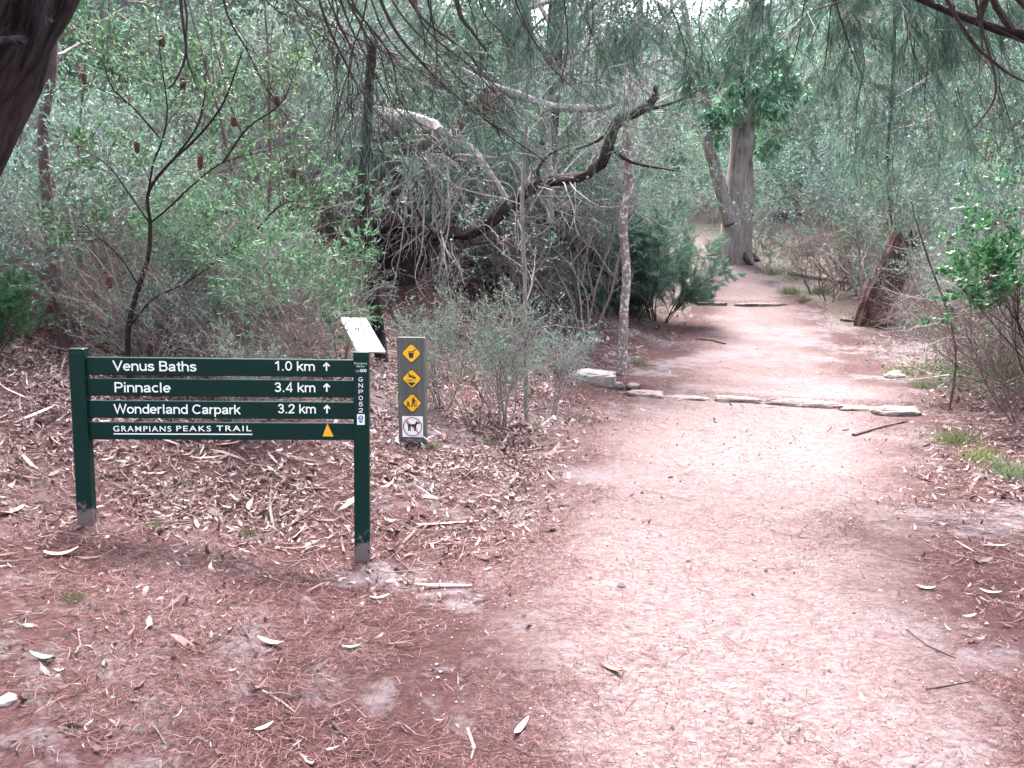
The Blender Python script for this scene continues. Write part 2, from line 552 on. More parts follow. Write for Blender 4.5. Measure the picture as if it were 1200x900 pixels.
class Grow:
    """a branching skeleton: writes wood into mb, remembers where leaves go"""
    def __init__(s, mb, r, wander=.12, trop=.05, ratio=.6, nchild=(4, 6), ang=(25, 60), t0=.25, seg=.18, sides=4, mi=0, taper=.35):
        s.mb, s.r = mb, r
        s.wander, s.trop, s.ratio, s.nchild, s.ang, s.t0, s.seg, s.sides, s.mi, s.taper = wander, trop, ratio, nchild, ang, t0, seg, sides, mi, taper
        s.P, s.D = [], []

    def limb(s, p, d, L, r0, depth, leafn=8, trop=None):
        r = s.r
        n = max(3, min(12, int(L / s.seg) + 1))
        pts = [np.array(p, float)]
        d = unit(np.array(d, float))
        ds = [d]
        tr = s.trop if trop is None else trop
        for i in range(n):
            d = unit(d + r.normal(0, s.wander, 3) + np.array([0, 0, tr]))
            pts.append(pts[-1] + d * L / n); ds.append(d)
        s.mb.tube(pts, [r0, r0 * (.6 + s.taper * .5), r0 * s.taper], s.sides if r0 > .004 else 3, s.mi, cap=False)
        s.spawn(pts, ds, L, r0, depth, leafn)

    def spawn(s, pts, ds, L, r0, depth, leafn, nc=None):
        r = s.r
        n = len(pts) - 1
        if depth <= 0:
            t = r.uniform(.15, 1, leafn) * n
            for q in t:
                i = min(int(q), n - 1)
                s.P.append(pts[i] + (pts[i + 1] - pts[i]) * (q - i)); s.D.append(ds[i])
            return
        k = nc or r.integers(s.nchild[0], s.nchild[1] + 1)
        for c in range(k):
            q = (s.t0 + (1 - s.t0) * (c + r.uniform(0, 1)) / k) * n
            i = min(int(q), n - 1)
            p = pts[i] + (pts[i + 1] - pts[i]) * (q - i)
            a = math.radians(r.uniform(*s.ang))
            side = unit(np.cross(ds[i], r.normal(0, 1, 3)))
            d = ds[i] * math.cos(a) + side * math.sin(a)
            s.limb(p, d, L * s.ratio * r.uniform(.7, 1.2) * (1.1 - .4 * q / n), r0 * s.ratio * (1.05 - .45 * q / n), depth - 1, leafn)


def text_mesh(body, track=0):
    cu = bpy.data.curves.new("t", 'FONT')
    cu.body = body
    cu.size = 1
    cu.extrude = .02
    cu.space_character = 1 + track
    cu.offset = .012 if not track else .004
    o = bpy.data.objects.new("t", cu)
    COL.objects.link(o)
    dg = bpy.context.evaluated_depsgraph_get()
    me = bpy.data.meshes.new_from_object(o.evaluated_get(dg))
    bpy.data.objects.remove(o)
    bpy.data.curves.remove(cu)
    n = len(me.vertices)
    v = np.empty(n * 3); me.vertices.foreach_get("co", v)
    f = [tuple(p.vertices) for p in me.polygons]
    bpy.data.meshes.remove(me)
    return v.reshape(-1, 3), f


def put_text(mb, body, x0, x1, zb, cap, yfront, thick=.0025, mi=0, track=0):
    """lettering in the x-z plane: from x0 to x1, on the baseline zb, capitals cap high"""
    v, f = text_mesh(body, track)
    ex = v[:, 0].min(), v[:, 0].max()
    top = v[:, 1].max()
    w = np.empty_like(v)
    w[:, 0] = x0 + (v[:, 0] - ex[0]) / (ex[1] - ex[0]) * (x1 - x0)
    w[:, 2] = zb + v[:, 1] / top * cap
    w[:, 1] = yfront - thick * (.5 + np.sign(v[:, 2]) * .5)
    n0 = mb.n
    mb.v.append(w)
    for q in f:
        mb.loops.append(np.array(q) + n0); mb.sizes.append(np.array([len(q)])); mb.mi.append(np.array([mi]))
    mb.n += len(w)


def arc_(cx, cz, rx_, rz, a0, a1, n=14):
    return [(cx + rx_ * math.cos(math.radians(t)), cz + rz * math.sin(math.radians(t))) for t in np.linspace(a0, a1, n)]


OB = arc_(.29, .36, .22, .295, 0, 360, 22)
ARCH = [(.07, .40)] + arc_(.275, .44, .205, .215, 165, 0, 9) + [(.48, 0)]
GLYPH = {
    'V': (.70, [[(.03, 1), (.35, .06), (.67, 1)]]), 'e': (.58, [[(.09, .37), (.50, .37)] + arc_(.29, .36, .22, .295, 8, 318, 18)]),
    'n': (.56, [[(.07, 0), (.07, .72)], ARCH]), 'u': (.56, [[(.48, .72), (.48, 0)], [(.07, .72)] + arc_(.275, .28, .205, .215, 180, 345, 9) + [(.48, .32)]]),
    's': (.52, [[(.45, .53), (.40, .62), (.26, .655), (.12, .61), (.085, .51), (.16, .42), (.34, .345), (.45, .27), (.455, .16), (.38, .085), (.25, .062), (.12, .09), (.06, .2)]]),
    'B': (.66, [[(.08, 0), (.08, 1)], [(.08, .93)] + arc_(.37, .735, .17, .195, 90, -90, 9) + [(.08, .54)], [(.08, .535)] + arc_(.39, .3, .19, .235, 90, -90, 9) + [(.08, .065)]]),
    'a': (.57, [[(.08, .51), (.13, .61), (.26, .655), (.39, .62), (.445, .52), (.445, .13), (.50, .03)], [(.44, .39), (.22, .35), (.09, .28), (.065, .17), (.13, .08), (.25, .06), (.37, .11), (.44, .22)]]),
    't': (.34, [[(.17, .90), (.17, .16), (.22, .07), (.31, .06)], [(.02, .66), (.31, .66)]]), 'h': (.56, [[(.07, 0), (.07, 1)], ARCH]),
    'P': (.62, [[(.08, 0), (.08, 1)], [(.08, .93)] + arc_(.37, .695, .19, .235, 90, -90, 10) + [(.08, .46)]]), 'i': (.23, [[(.11, 0), (.11, .72)], [(.11, .86), (.11, 1)]]),
    'c': (.52, [arc_(.29, .36, .22, .295, 48, 312, 16)]), 'l': (.23, [[(.11, 0), (.11, 1)]]), 'W': (.98, [[(.03, 1), (.26, .07), (.49, .95), (.72, .07), (.95, 1)]]),
    'o': (.58, [OB]), 'd': (.58, [OB, [(.51, 0), (.51, 1)]]), 'r': (.36, [[(.07, 0), (.07, .72)], [(.07, .42), (.13, .58), (.22, .64), (.34, .64)]]),
    'C': (.74, [arc_(.40, .5, .33, .435, 42, 318, 20)]), 'p': (.58, [[(.07, -.28), (.07, .72)], OB]), 'k': (.52, [[(.07, 0), (.07, 1)], [(.47, .72), (.08, .30)], [(.20, .42), (.49, 0)]]),
    'm': (.84, [[(.07, 0), (.07, .72)], [(.07, .42)] + arc_(.245, .46, .175, .195, 165, 0, 8) + [(.42, 0)], [(.42, .42)] + arc_(.595, .46, .175, .195, 165, 0, 8) + [(.77, 0)]]),
    '1': (.50, [[(.07, .76), (.2, .82), (.29, .97)], [(.31, 0), (.31, 1)]]), '0': (.56, [arc_(.28, .5, .21, .435, 90, 450, 22)]), '.': (.25, [[(.12, 0), (.12, .15)]]),
    '3': (.56, [[(.08, .76)] + arc_(.27, .735, .18, .20, 160, -85, 10) + [(.2, .53)], [(.22, .535)] + arc_(.27, .295, .205, .23, 88, -165, 12)]),
    '4': (.56, [[(.40, 0), (.40, .97), (.06, .29), (.06, .26), (.53, .26)]]), '2': (.56, [[(.08, .68)] + arc_(.28, .715, .2, .215, 170, -20, 10) + [(.40, .48), (.12, .16), (.08, .07), (.5, .07)]]),
    '5': (.56, [[(.48, .93), (.15, .93), (.10, .50)] + arc_(.27, .33, .21, .265, 130, -150, 13)]), 'G': (.78, [arc_(.40, .5, .33, .435, 45, 325, 20) + [(.70, .24), (.70, .45), (.42, .45)]]),
    'N': (.72, [[(.08, 0), (.08, 1)], [(.08, .94), (.64, .06)], [(.64, 0), (.64, 1)]]), ' ': (.28, [])}


def ribbon(mb, pts, w, y0, y1, mi=0):
    """one even stroke along pts in the x-z plane"""
    p = np.array(pts, float)
    closed = np.hypot(*(p[0] - p[-1])) < 1e-6
    if closed: p = p[:-1]
    sg = np.roll(p, -1, 0) - p if closed else np.diff(p, axis=0)
    nr = np.stack([-sg[:, 1], sg[:, 0]], -1); nr /= np.linalg.norm(nr, axis=1, keepdims=True) + 1e-9
    if closed: a_, b_ = np.roll(nr, 1, 0), nr
    else: a_, b_ = np.vstack([nr[:1], nr]), np.vstack([nr, nr[-1:]])
    mt = a_ + b_; mt /= np.linalg.norm(mt, axis=1, keepdims=True) + 1e-9
    mt = mt / np.clip((mt * a_).sum(1, keepdims=True), .45, 1)
    L_, R_ = p + mt * w / 2, p - mt * w / 2
    n = len(p)
    v = np.concatenate([np.stack([q[:, 0], np.full(n, yy), q[:, 1]], -1) for q, yy in ((L_, y0), (R_, y0), (L_, y1), (R_, y1))])
    f = []
    for i in range(n if closed else n - 1):
        j = (i + 1) % n
        f += [(i, j, n + j, n + i), (2 * n + i, i, n * 0 + j, 2 * n + j)[::1], (n + i, n + j, 3 * n + j, 3 * n + i)]
    if not closed: f += [(0, n, 3 * n, 2 * n), (n - 1, 3 * n - 1, 4 * n - 1, 2 * n - 1)]
    mb.add(v, f, mi)


def put_strokes(mb, body, x0, x1, zb, cap, yfront, thick=.0025, mi=0, bold=.135):
    adv = sum(GLYPH[c][0] for c in body) + .03 * (len(body) - 1)
    kx = (x1 - x0) / (adv - .04)
    x = x0 - .02 * kx
    j = 0
    for c in body:
        wd, st = GLYPH[c]
        for q in st:
            ribbon(mb, [(x + a_ * kx, zb + b_ * cap) for a_, b_ in q], bold * cap, yfront - thick - .00015 * (j % 4), yfront, mi)
            j += 1
        x += (wd + .03) * kx


# ------------------------------------------------------------------ ground and path
def grid(X, Y, Z):
    ny, nx = X.shape
    idx = np.arange(ny * nx).reshape(ny, nx)
    f = np.stack([idx[:-1, :-1], idx[:-1, 1:], idx[1:, 1:], idx[1:, :-1]], -1).reshape(-1, 4)
    return np.stack([X, Y, Z], -1).reshape(-1, 3), f


tx = np.linspace(-4.6, 4.6, 320)
gx = 1.0 * np.sinh(tx * 1.0) * 1.7 + 1.5
gy = np.concatenate([np.linspace(-40, 1.5, 50)[:-1], np.geomspace(1.5, 60, 330), np.linspace(62, 120, 24)])
X, Y = np.meshgrid(gx, gy)
Z = H(X, Y)
inside = smooth(1.0, .8, np.abs(X - pc(Y)) / ph(Y))
Z = Z - .05 * smooth(1.35, 1.15, np.abs(X - pc(Y)) / ph(Y) * (1 + .22 * smooth(10.5, 13, Y))) * (Y > -8) * (Y < 38)
mb = MB(); mb.add(*grid(X, Y, Z))
kind(mb.build("ground", M['ground'], None, True), 'structure')

ys = np.concatenate([np.linspace(-6, 1.5, 30)[:-1], np.geomspace(1.5, 38, 420)])
ss = np.linspace(-1, 1, 90)
SS, YY = np.meshgrid(ss, ys)
wob = (1.5 - .3 * smooth(10.5, 13, YY) + .3 * (fbm(YY * .8 + 50 * (SS > 0), SS * 0 + 3, 3, 21) - .45) * 2)
XX = pc(YY) + SS * ph(YY) * wob
ZZ_ = H(XX, YY) + .006 - .05 * smooth(.90, 1.0, np.abs(SS))
mb = MB(); mb.add(*grid(XX, YY, ZZ_))
po = mb.build("path", M['path'], None, True)
kind(po, 'structure')
edge = smooth(.22, .98, np.abs(SS) + .3 * (fbm(XX * .7, YY * .7, 3, 33) - .45))
edge = np.clip(edge + .42 * smooth(10.8, 11.6, YY) * smooth(21, 16, YY) + .2 * smooth(16, 20, YY), 0, 1)      # needle litter gathers above the first step
# the right-hand margin and the low part of the track carry more needle litter
at = po.data.attributes.new("edge", 'FLOAT', 'POINT')
at.data.foreach_set("value", edge.ravel().astype(np.float32))


# ------------------------------------------------------------------ litter (uncountable): leaves, needles, debris
def scatter(n, y0, y1, pow_=1.0):
    """points thinning with distance from the sign clearing"""
    u = rng.uniform(0, 1, n)
    y = y0 * (y1 / y0) ** (u ** pow_)
    x = rng.uniform(-.78, .78, n) * (y + 1.2)
    return x, y


def slope_n(x, y):
    e = .05
    gx_ = (H(x + e, y) - H(x - e, y)) / (2 * e); gy_ = (H(x, y + e) - H(x, y - e)) / (2 * e)
    return unit(np.stack([-gx_, -gy_, np.ones_like(gx_)], -1))


def flat_leaves(name, x, y, L, Wd, mat, lift=.006, curl=.15, tilt=.25, bendy=.10, pile=0.):
    n = len(x)
    nrm = slope_n(x, y) + rng.normal(0, tilt, (n, 3)) * np.array([1, 1, 0])
    nrm = unit(nrm)
    th = rng.uniform(0, 2 * np.pi, n)
    d = unit(np.cross(nrm, np.stack([np.cos(th), np.sin(th), 0 * th], -1)))
    s = np.cross(nrm, d)
    P = np.stack([x, y, H(x, y) + lift + np.abs(rng.normal(0, pile, n)) * smooth(4, 5.5, y)], -1)
    L = L[:, None]; w = Wd[:, None] * .5
    k = (curl * rng.uniform(-.4, 1.2, n))[:, None] * L * nrm
    bend = s * (L * rng.normal(0, bendy, (n, 1)))
    a, b, c, e = P - d * L * .5 + k + bend, P - d * L * .2, P + d * L * .2, P + d * L * .5 + k + bend
    v = np.stack([a, b - s * w, b + s * w, c - s * w * .8, c + s * w * .8, e], 1).reshape(-1, 3)
    base = np.arange(n)[:, None] * 6
    mb = MB()
    mb.add(v, base + np.array([[1, 2, 4, 3]]))
    mb.loops += [(base + np.array([[0, 2, 1]])).ravel(), (base + np.array([[3, 4, 5]])).ravel()]
    mb.sizes += [np.full(n, 3)] * 2; mb.mi += [np.full(n, 0)] * 2
    o = mb.build(name, mat)
    kind(o, 'stuff')
    return o


def pathness(x, y):
    return np.abs(x - pc(y)) / ph(y) + .35 * (fbm(x * 1.1, y * 1.1, 3, 77) - .45) * 2


x, y = scatter(330000, 2.1, 26, .8)
q = pathness(x, y)
keep = rng.uniform(0, 1, len(x)) < np.clip(smooth(.8, 1.9, q), .012, 1) * np.clip(np.interp(y, [2.2, 3.4, 4.2, 6.5], [.05, .10, .28, 1]) + .5 * (fbm(x * .8, y * .8, 3, 88) - .45), .03, 1) * np.where((y > 4) & (x < pc(y)), 1, .45) * (.25 + .75 * smooth(.36, .52, fbm(x * 1.7, y * 1.7, 3, 61)))
x, y = x[keep], y[keep]
sc = rng.lognormal(0, .42, len(x)) * np.interp(y, [2, 5, 12], [.7, .85, 1.3])
tag(flat_leaves("leaf_litter", x, y, .050 * sc, .0098 * sc * rng.uniform(.6, 1.7, len(x)), M['dry'], .012, .3, .5, .10, .018),
    "dry pinkish brown gum leaves strewn over the forest floor", "leaf litter")
x, y = scatter(3400, 3.0, 16, .8)
q = pathness(x, y)
keep = rng.uniform(0, 1, len(x)) < np.clip(smooth(.9, 1.8, q), .01, 1) * np.interp(y, [3, 4.4, 5], [.02, .1, 1]) * np.where(x < pc(y), 1, .35)
x, y = x[keep], y[keep]
tag(flat_leaves("bark_litter", x, y, .17 * rng.lognormal(0, .45, len(x)), .020 * rng.lognormal(0, .4, len(x)), M['dry'], .015, .12, .3, .06, .02),
    "long curled strips of shed bark among the fallen leaves", "bark litter")
x, y = scatter(420000, 1.9, 13, 1.0)
q = pathness(x, y)
dens = (.12 + smooth(.5, 1.1, q)) * smooth(.34, .58, fbm(x * 1.4, y * 1.4, 3, 41))
keep = rng.uniform(0, 1, len(x)) < np.clip(dens, .05, 1)
x, y = x[keep], y[keep]
tag(flat_leaves("needle_litter", x, y, .075 * rng.lognormal(0, .35, len(x)), np.full(len(x), .0019) * np.interp(y, [2, 8], [1, 2.2]), M['pine'], .007, .10, .22),
    "reddish brown sheoak needles matted over the ground and path edges", "needle litter")
x, y = scatter(520000, 1.9, 26, .95)
q = pathness(x, y)
keep = (q < 1.35) & (rng.uniform(0, 1, len(x)) < .30 + .70 * smooth(.40, .58, fbm(x * 2, y * 5, 3, 51)))
x, y = x[keep], y[keep]
tag(flat_leaves("path_debris", x, y, .020 * rng.lognormal(0, .55, len(x)), .0027 * rng.lognormal(0, .45, len(x)) * np.interp(y, [2, 10], [1, 2.2]), M['debris'], .005, .03, .15, .04),
    "small dark twig bits and needles scattered on the pink path", "path debris")
x, y = scatter(60000, 1.9, 14, 1.0)
q = pathness(x, y)
keep = (q < 1.6) & (rng.uniform(0, 1, len(x)) < .2 + .8 * smooth(.42, .6, fbm(x * 3, y * 3, 3, 71)))
x, y = x[keep], y[keep]
sz = .0022 * rng.lognormal(0, .55, len(x)) * np.interp(y, [2, 8], [1, 1.8])
o8 = np.array([(1, 0, 0), (0, 1, 0), (-1, 0, 0), (0, -1, 0), (0, 0, .8), (0, 0, -.4)])
P = np.stack([x, y, H(x, y) + .006 + sz * .3], -1)
v = P[:, None, :] + o8[None] * sz[:, None, None] * rng.uniform(.6, 1.4, (len(x), 6, 1))
mb = MB(); mb.add(v.reshape(-1, 3), (np.arange(len(x))[:, None, None] * 6 + np.array([(0, 1, 4), (1, 2, 4), (2, 3, 4), (3, 0, 4), (1, 0, 5), (2, 1, 5), (3, 2, 5), (0, 3, 5)])).reshape(-1, 3))
M['grit'] = leaf_mat("grit_grains", [(0, (.05, .03, .03)), (.5, (.2, .14, .14)), (1, (.5, .4, .4))], .9, 0, .1, 0)
tag(kind(mb.build("path_grit", M['grit']), 'stuff'), "coarse grit and tiny stones lying on the sandy path", "grit")
x, y = scatter(5200, 2.2, 22, .8)
q = pathness(x, y)
keep = rng.uniform(0, 1, len(x)) < np.clip(smooth(.9, 1.5, q), .03, 1) * np.where(y < 4.3, .1, 1)
x, y = x[keep], y[keep]
mb = MB()
for a_, b_ in zip(x, y):
    t_ = rng.uniform(0, 6.28); L_ = (.05 if b_ < 4.3 else .11) * rng.lognormal(0, .5)
    pts = []
    for u_ in (-1, -.3, .4, 1):
        xx, yy = a_ + math.cos(t_) * L_ * u_ + rng.normal(0, .012), b_ + math.sin(t_) * L_ * u_ + rng.normal(0, .012)
        pts.append((xx, yy, u_))
    zz = H(np.array([p[0] for p in pts]), np.array([p[1] for p in pts])) + .012 + abs(rng.normal(0, .015)) * np.array([1, .6, .4, 1])
    mb.tube([(p[0], p[1], z_) for p, z_ in zip(pts, zz)], [.0035, .0028, .0015], 4)
tag(kind(mb.build("twig_litter", M['twig_brown']), 'stuff'), "thin grey and brown sticks lying among the fallen leaves", "twig litter")

# ------------------------------------------------------------------ trail sign
A = W(90, 450, 4.5); B = W(420, 450, 4.63)
sx0, sy0, sx1, sy1 = A.x, A.y, B.x, B.y
SL = math.hypot(sx1 - sx0, sy1 - sy0)
ang = math.atan2(sy1 - sy0, sx1 - sx0)
zl, zr = W(90, 408, 4.5).z, W(420, 412, 4.63).z
top_z = 1.235
sign = empty("trail_sign", (sx0, sy0, zl - top_z), 0,
             "wide dark green timber trail sign with four white-lettered boards on two posts", "trail sign")
sign.rotation_euler = (0, math.atan2(zl - zr, SL), ang)
PX = SL / 330.0
def lx(px): return (px - 90) * PX
def lz(py, px=90): return top_z - (py - (408 + 4 * (px - 90) / 330)) * (4.5 / F) * 1.0


def post(name, cx, zbot, half, mat='sign_post'):
    mb = MB()
    h = half
    c = .006
    g_ = .036
    prof = [(-h + c, -g_), (h - c, -g_), (h, -g_ + c), (h, g_ - c), (h - c, g_), (-h + c, g_), (-h, g_ - c), (-h, -g_ + c)]
    rings = []
    for z, k in ((zbot, 1), (top_z - .022, 1), (top_z - .018, .97), (top_z - .012, .97), (top_z - .012, 1.03), (top_z - .003, 1.03), (top_z, .93)):
        rings.append([(cx + a * k, b * k, z) for a, b in prof])
    v = np.array(rings).reshape(-1, 3)
    n = len(prof)
    f = [(i * n + j, i * n + (j + 1) % n, (i + 1) * n + (j + 1) % n, (i + 1) * n + j) for i in range(len(rings) - 1) for j in range(n)]
    mb.add(v, f)
    t = np.array(rings[-1])
    mb.add(np.vstack([t, t.mean(0, keepdims=True)]), [(j, (j + 1) % n, n) for j in range(n)])
    return mb.build(name, M[mat], sign)


pl_ = post("post", 0, -.12, .044)
pr_ = post("post", SL, -.32, .046, "sign_post_low")
pr_['label'] = "right post carrying the emergency marker lettering"
BY = -.016      # board front
rows = [(418, 439, 421), (443.5, 464, 447), (470, 490.5, 473.5), (496, 516.5, 500)]
texts = [[("Venus Baths", 130, 225.5, 434.8, 11.8), ("1.0 km", 317, 364.5, 434.8, 11.4)],
         [("Pinnacle", 130.5, 195, 460.2, 11.8), ("3.4 km", 316.5, 364.8, 460.6, 11.4)],
         [("Wonderland Carpark", 129, 275.5, 486.3, 11.3), ("3.2 km", 320, 365, 486.6, 11.2)], []]
for k, (a, b, c) in enumerate(rows):
    mb = MB()
    z1, z0 = lz(a), lz(b)
    x0, x1 = .045, SL - .047
    e = .004
    prof = [(BY + e, z0), (BY, z0 + e), (BY, z1 - e), (BY + e, z1), (.022 - e, z1), (.022, z1 - e), (.022, z0 + e), (.022 - e, z0)]
    v = [(x0, p, z) for p, z in prof] + [(x1, p, z) for p, z in prof]
    mb.add(v, [(j, j + 8, (j + 1) % 8 + 8, (j + 1) % 8) for j in range(8)])
    bd = mb.build("board", M['sign_green'], sign)
    for s_, p0, p1, yb, cap in texts[k]:
        tm = MB()
        put_strokes(tm, s_, lx(p0), lx(p1), lz(yb, (p0 + p1) / 2), cap * 4.55 / F, BY - .0005)
        tm.build("lettering", M['white'], bd)
    tm = MB()
    if k < 3:
        ax, zc = lx(378.5), lz((a + b) / 2 + 1, 378)
        u = 1 / 200.
        tm.prism([(ax - .9 * u, zc - 5.5 * u), (ax + .9 * u, zc - 5.5 * u), (ax + .9 * u, zc + 1.8 * u), (ax + 3.2 * u, zc - .6 * u), (ax + 4.1 * u, zc + 1.0 * u),
                  (ax, zc + 5 * u), (ax - 4.1 * u, zc + 1.0 * u), (ax - 3.2 * u, zc - .6 * u), (ax - .9 * u, zc + 1.8 * u)], BY - .003, BY - .0005)
        tm.build("arrow", M['white'], bd)
    else:
        for w_, p0, p1, yb in (("GRAMPIANS", 127, 194, 507.3), ("PEAKS", 200, 240.5, 507.5), ("TRAIL", 247, 288, 507.7)):
            tm = MB()
            put_text(tm, w_, lx(p0), lx(p1), lz(yb, (p0 + p1) / 2), 6.6 * 4.5 / F, BY - .0005, track=.22)
            tm.build("lettering", M['white'], bd)
        tm = MB()
        tm.box((lx(127), BY - .002, lz(511.5, 200)), (lx(289), BY - .0005, lz(510.2, 200)))
        tm.build("underline", M['white'], bd)
        om = MB()
        om.prism([(lx(373), lz(515.2, 380)), (lx(386), lz(515.2, 380)), (lx(378.8), lz(499.2, 380))], BY - .004, BY - .0005)
        om.build("marker_triangle", M['orange'], bd)['label'] = "orange triangle trail marker"
# emergency marker on the right post
em = MB(); PF = -.0365
def rx(px): return SL + (px - 421) * .0050
put_text(em, "Emergency", rx(413.2), rx(428.8), lz(426.6, 420), .012, PF, .0012, 1)
put_text(em, "Marker", rx(416), rx(426), lz(430.2, 420), .012, PF, .0012, 1)
put_text(em, "Call", rx(415), rx(419.2), lz(436, 420), .011, PF, .0012, 1)
put_text(em, "000", rx(420), rx(427.6), lz(436, 420), .018, PF, .0014, 0)
for i, ch in enumerate("GNP052"):
    put_strokes(em, ch, rx(418.0), rx(423.4), lz(447.6 + i * 7.55, 420), .0265, PF, .0015, 0)
em.build("lettering", [M['white'], M['pale_text']], pr_)
eb = MB()
zc = lz(494, 420); xc = rx(420.7)
eb.box((xc - .0225, PF - .002, zc - .032), (xc + .0225, PF + .001, zc + .032), 0)
eb.prism([(xc + .017 * math.cos(t) * (1 if math.sin(t) > 0 else .8), zc + .006 + .020 * math.sin(t) * (1 if math.sin(t) > 0 else 1.4)) for t in np.linspace(0, 2 * math.pi, 20, endpoint=False)], PF - .0035, PF - .0021, 1)
eb.prism([(xc - .010, zc + .013), (xc + .010, zc + .013), (xc + .006, zc + .018), (xc - .006, zc + .018)], PF - .0048, PF - .0036, 0)
eb.prism([(xc + .0085 * math.cos(t), zc - .002 + .0085 * math.sin(t)) for t in np.linspace(0, 2 * math.pi, 14, endpoint=False)], PF - .0048, PF - .0036, 0)
eb.prism([(xc + .0055 * math.cos(t), zc - .002 + .0055 * math.sin(t)) for t in np.linspace(0, 2 * math.pi, 14, endpoint=False)], PF - .0058, PF - .0049, 1)
eb.build("emblem_plate", [M['white'], M['blue']], pr_)

# ------------------------------------------------------------------ warning bollard
bb = G(483, 519)
BYd = bb.y
k = BYd / F * 1.0
boll = empty("warning_bollard", (bb.x, bb.y, bb.z), math.radians(-6),
             "short grey timber bollard with three yellow diamond plates and a white no-dogs plate", "bollard")
bh, bw = 125.5 * k, 16.3 * k
mb = MB()
prof = []
c = .006
bd_ = .085
for (a, b) in [(-bw + c, 0), (bw - c, 0), (bw, c), (bw, bd_), (-bw, bd_), (-bw, c)]: prof.append((a, b))
n = len(prof)
rings = [[(a, b, z) for a, b in prof] for z in (-.25, bh - .006)] + [[(a * .97, c + (b - c) * .96 + .002, bh) for a, b in prof]]
mb.add(np.array(rings).reshape(-1, 3), [(i * n + j, i * n + (j + 1) % n, (i + 1) * n + (j + 1) % n, (i + 1) * n + j) for i in range(2) for j in range(n)])
mb.prism([(0, 0), (.001, 0), (.001, .001)], .03, .031)
t = np.array(rings[-1]); mb.add(np.vstack([t, t.mean(0, keepdims=True)]), [(j, (j + 1) % n, n) for j in range(n)])
mb.build("timber_slab", M['timber'], boll)
def bz(py): return (519 - py) * k - .0
bxo = 1.0 * k


def circ(cx, cz, r, n=14, a0=0, a1=2 * math.pi):
    return [(cx + r * math.cos(t), cz + r * math.sin(t)) for t in np.linspace(a0, a1, n, endpoint=False)]


def stroke(mb, pts, w, y0, y1, mi=0):
    for (ax, az), (bx_, bz_) in zip(pts[:-1], pts[1:]):
        L = math.hypot(bx_ - ax, bz_ - az) or 1e-6
        nx, nz = -(bz_ - az) / L * w / 2, (bx_ - ax) / L * w / 2
        mb.prism([(ax - nx, az - nz), (bx_ - nx, bz_ - nz), (bx_ + nx, bz_ + nz), (ax + nx, az + nz)], y0, y1, mi)


def diamond(py, draw, lab):
    cz, R_ = bz(py), 12.2 * k
    mb = MB()
    def dm(r, y0, y1, mi):
        q = r * .09
        mb.prism([(bxo - q, cz - r + q), (bxo + q, cz - r + q), (bxo + r - q, cz - q), (bxo + r - q, cz + q), (bxo + q, cz + r - q), (bxo - q, cz + r - q), (bxo - r + q, cz + q), (bxo - r + q, cz - q)], y0, y1, mi)
    dm(R_, -.004, -.0005, 1)
    dm(R_ * .93, -.0055, -.0041, 0)
    o = mb.build("warning_plate", [M['yellow'], M['blackp']], boll)
    o['label'] = lab
    sm = MB(); draw(sm, bxo, cz, R_)
    for sgn in (-1, 1): sm.prism(circ(bxo, cz + sgn * R_ * .84, R_ * .05, 8), -.0075, -.0056)
    sm.build("symbol", M['blackp'], o)


def sym_bucket(m, x, z, r):
    m.prism([(x - .22 * r, z - .45 * r), (x + .16 * r, z - .45 * r), (x + .24 * r, z + .06 * r), (x - .30 * r, z + .06 * r)], -.007, -.0056)
    stroke(m, [(x - .34 * r, z + .13 * r), (x + .24 * r, z + .19 * r)], .07 * r, -.0069, -.0056)
    stroke(m, [(x + .16 * r, z + .12 * r), (x + .36 * r, z + .42 * r)], .07 * r, -.0068, -.0056)
    stroke(m, [(x + .34 * r, z + .22 * r), (x + .44 * r, z + .36 * r)], .05 * r, -.0067, -.0056)


def sym_fall(m, x, z, r):
    m.prism([(x - .44 * r, z - .36 * r), (x + .40 * r, z - .36 * r), (x - .02 * r, z - .74 * r)], -.007, -.0056)
    stroke(m, [(x - .5 * r, z - .2 * r), (x - .3 * r, z - .12 * r), (x - .12 * r, z - .2 * r), (x + .06 * r, z - .12 * r)], .06 * r, -.0069, -.0056)
    stroke(m, [(x - .26 * r, z + .36 * r), (x + .1 * r, z + .12 * r), (x + .38 * r, z + .02 * r)], .15 * r, -.0068, -.0056)
    stroke(m, [(x - .3 * r, z + .14 * r), (x - .05 * r, z + .2 * r), (x + .12 * r, z + .34 * r)], .09 * r, -.0067, -.0056)
    stroke(m, [(x + .1 * r, z + .12 * r), (x + .36 * r, z + .18 * r)], .09 * r, -.0066, -.0056)
    m.prism(circ(x - .30 * r, z + .44 * r, .08 * r), -.0065, -.0056)


def hiker(m, x, z, h):
    m.prism(circ(x, z + .92 * h, .08 * h), -.007, -.0056)
    m.prism([(x - .12 * h, z + .42 * h), (x + .10 * h, z + .42 * h), (x + .13 * h, z + .82 * h), (x - .13 * h, z + .82 * h)], -.0069, -.0056)
    stroke(m, [(x - .06 * h, z + .45 * h), (x - .2 * h, z)], .11 * h, -.0068, -.0056)
    stroke(m, [(x + .05 * h, z + .45 * h), (x + .17 * h, z)], .11 * h, -.0067, -.0056)
    stroke(m, [(x + .1 * h, z + .75 * h), (x + .28 * h, z + .5 * h)], .08 * h, -.0066, -.0056)
    stroke(m, [(x + .3 * h, z + .62 * h), (x + .3 * h, z + .0 * h)], .045 * h, -.0065, -.0056)


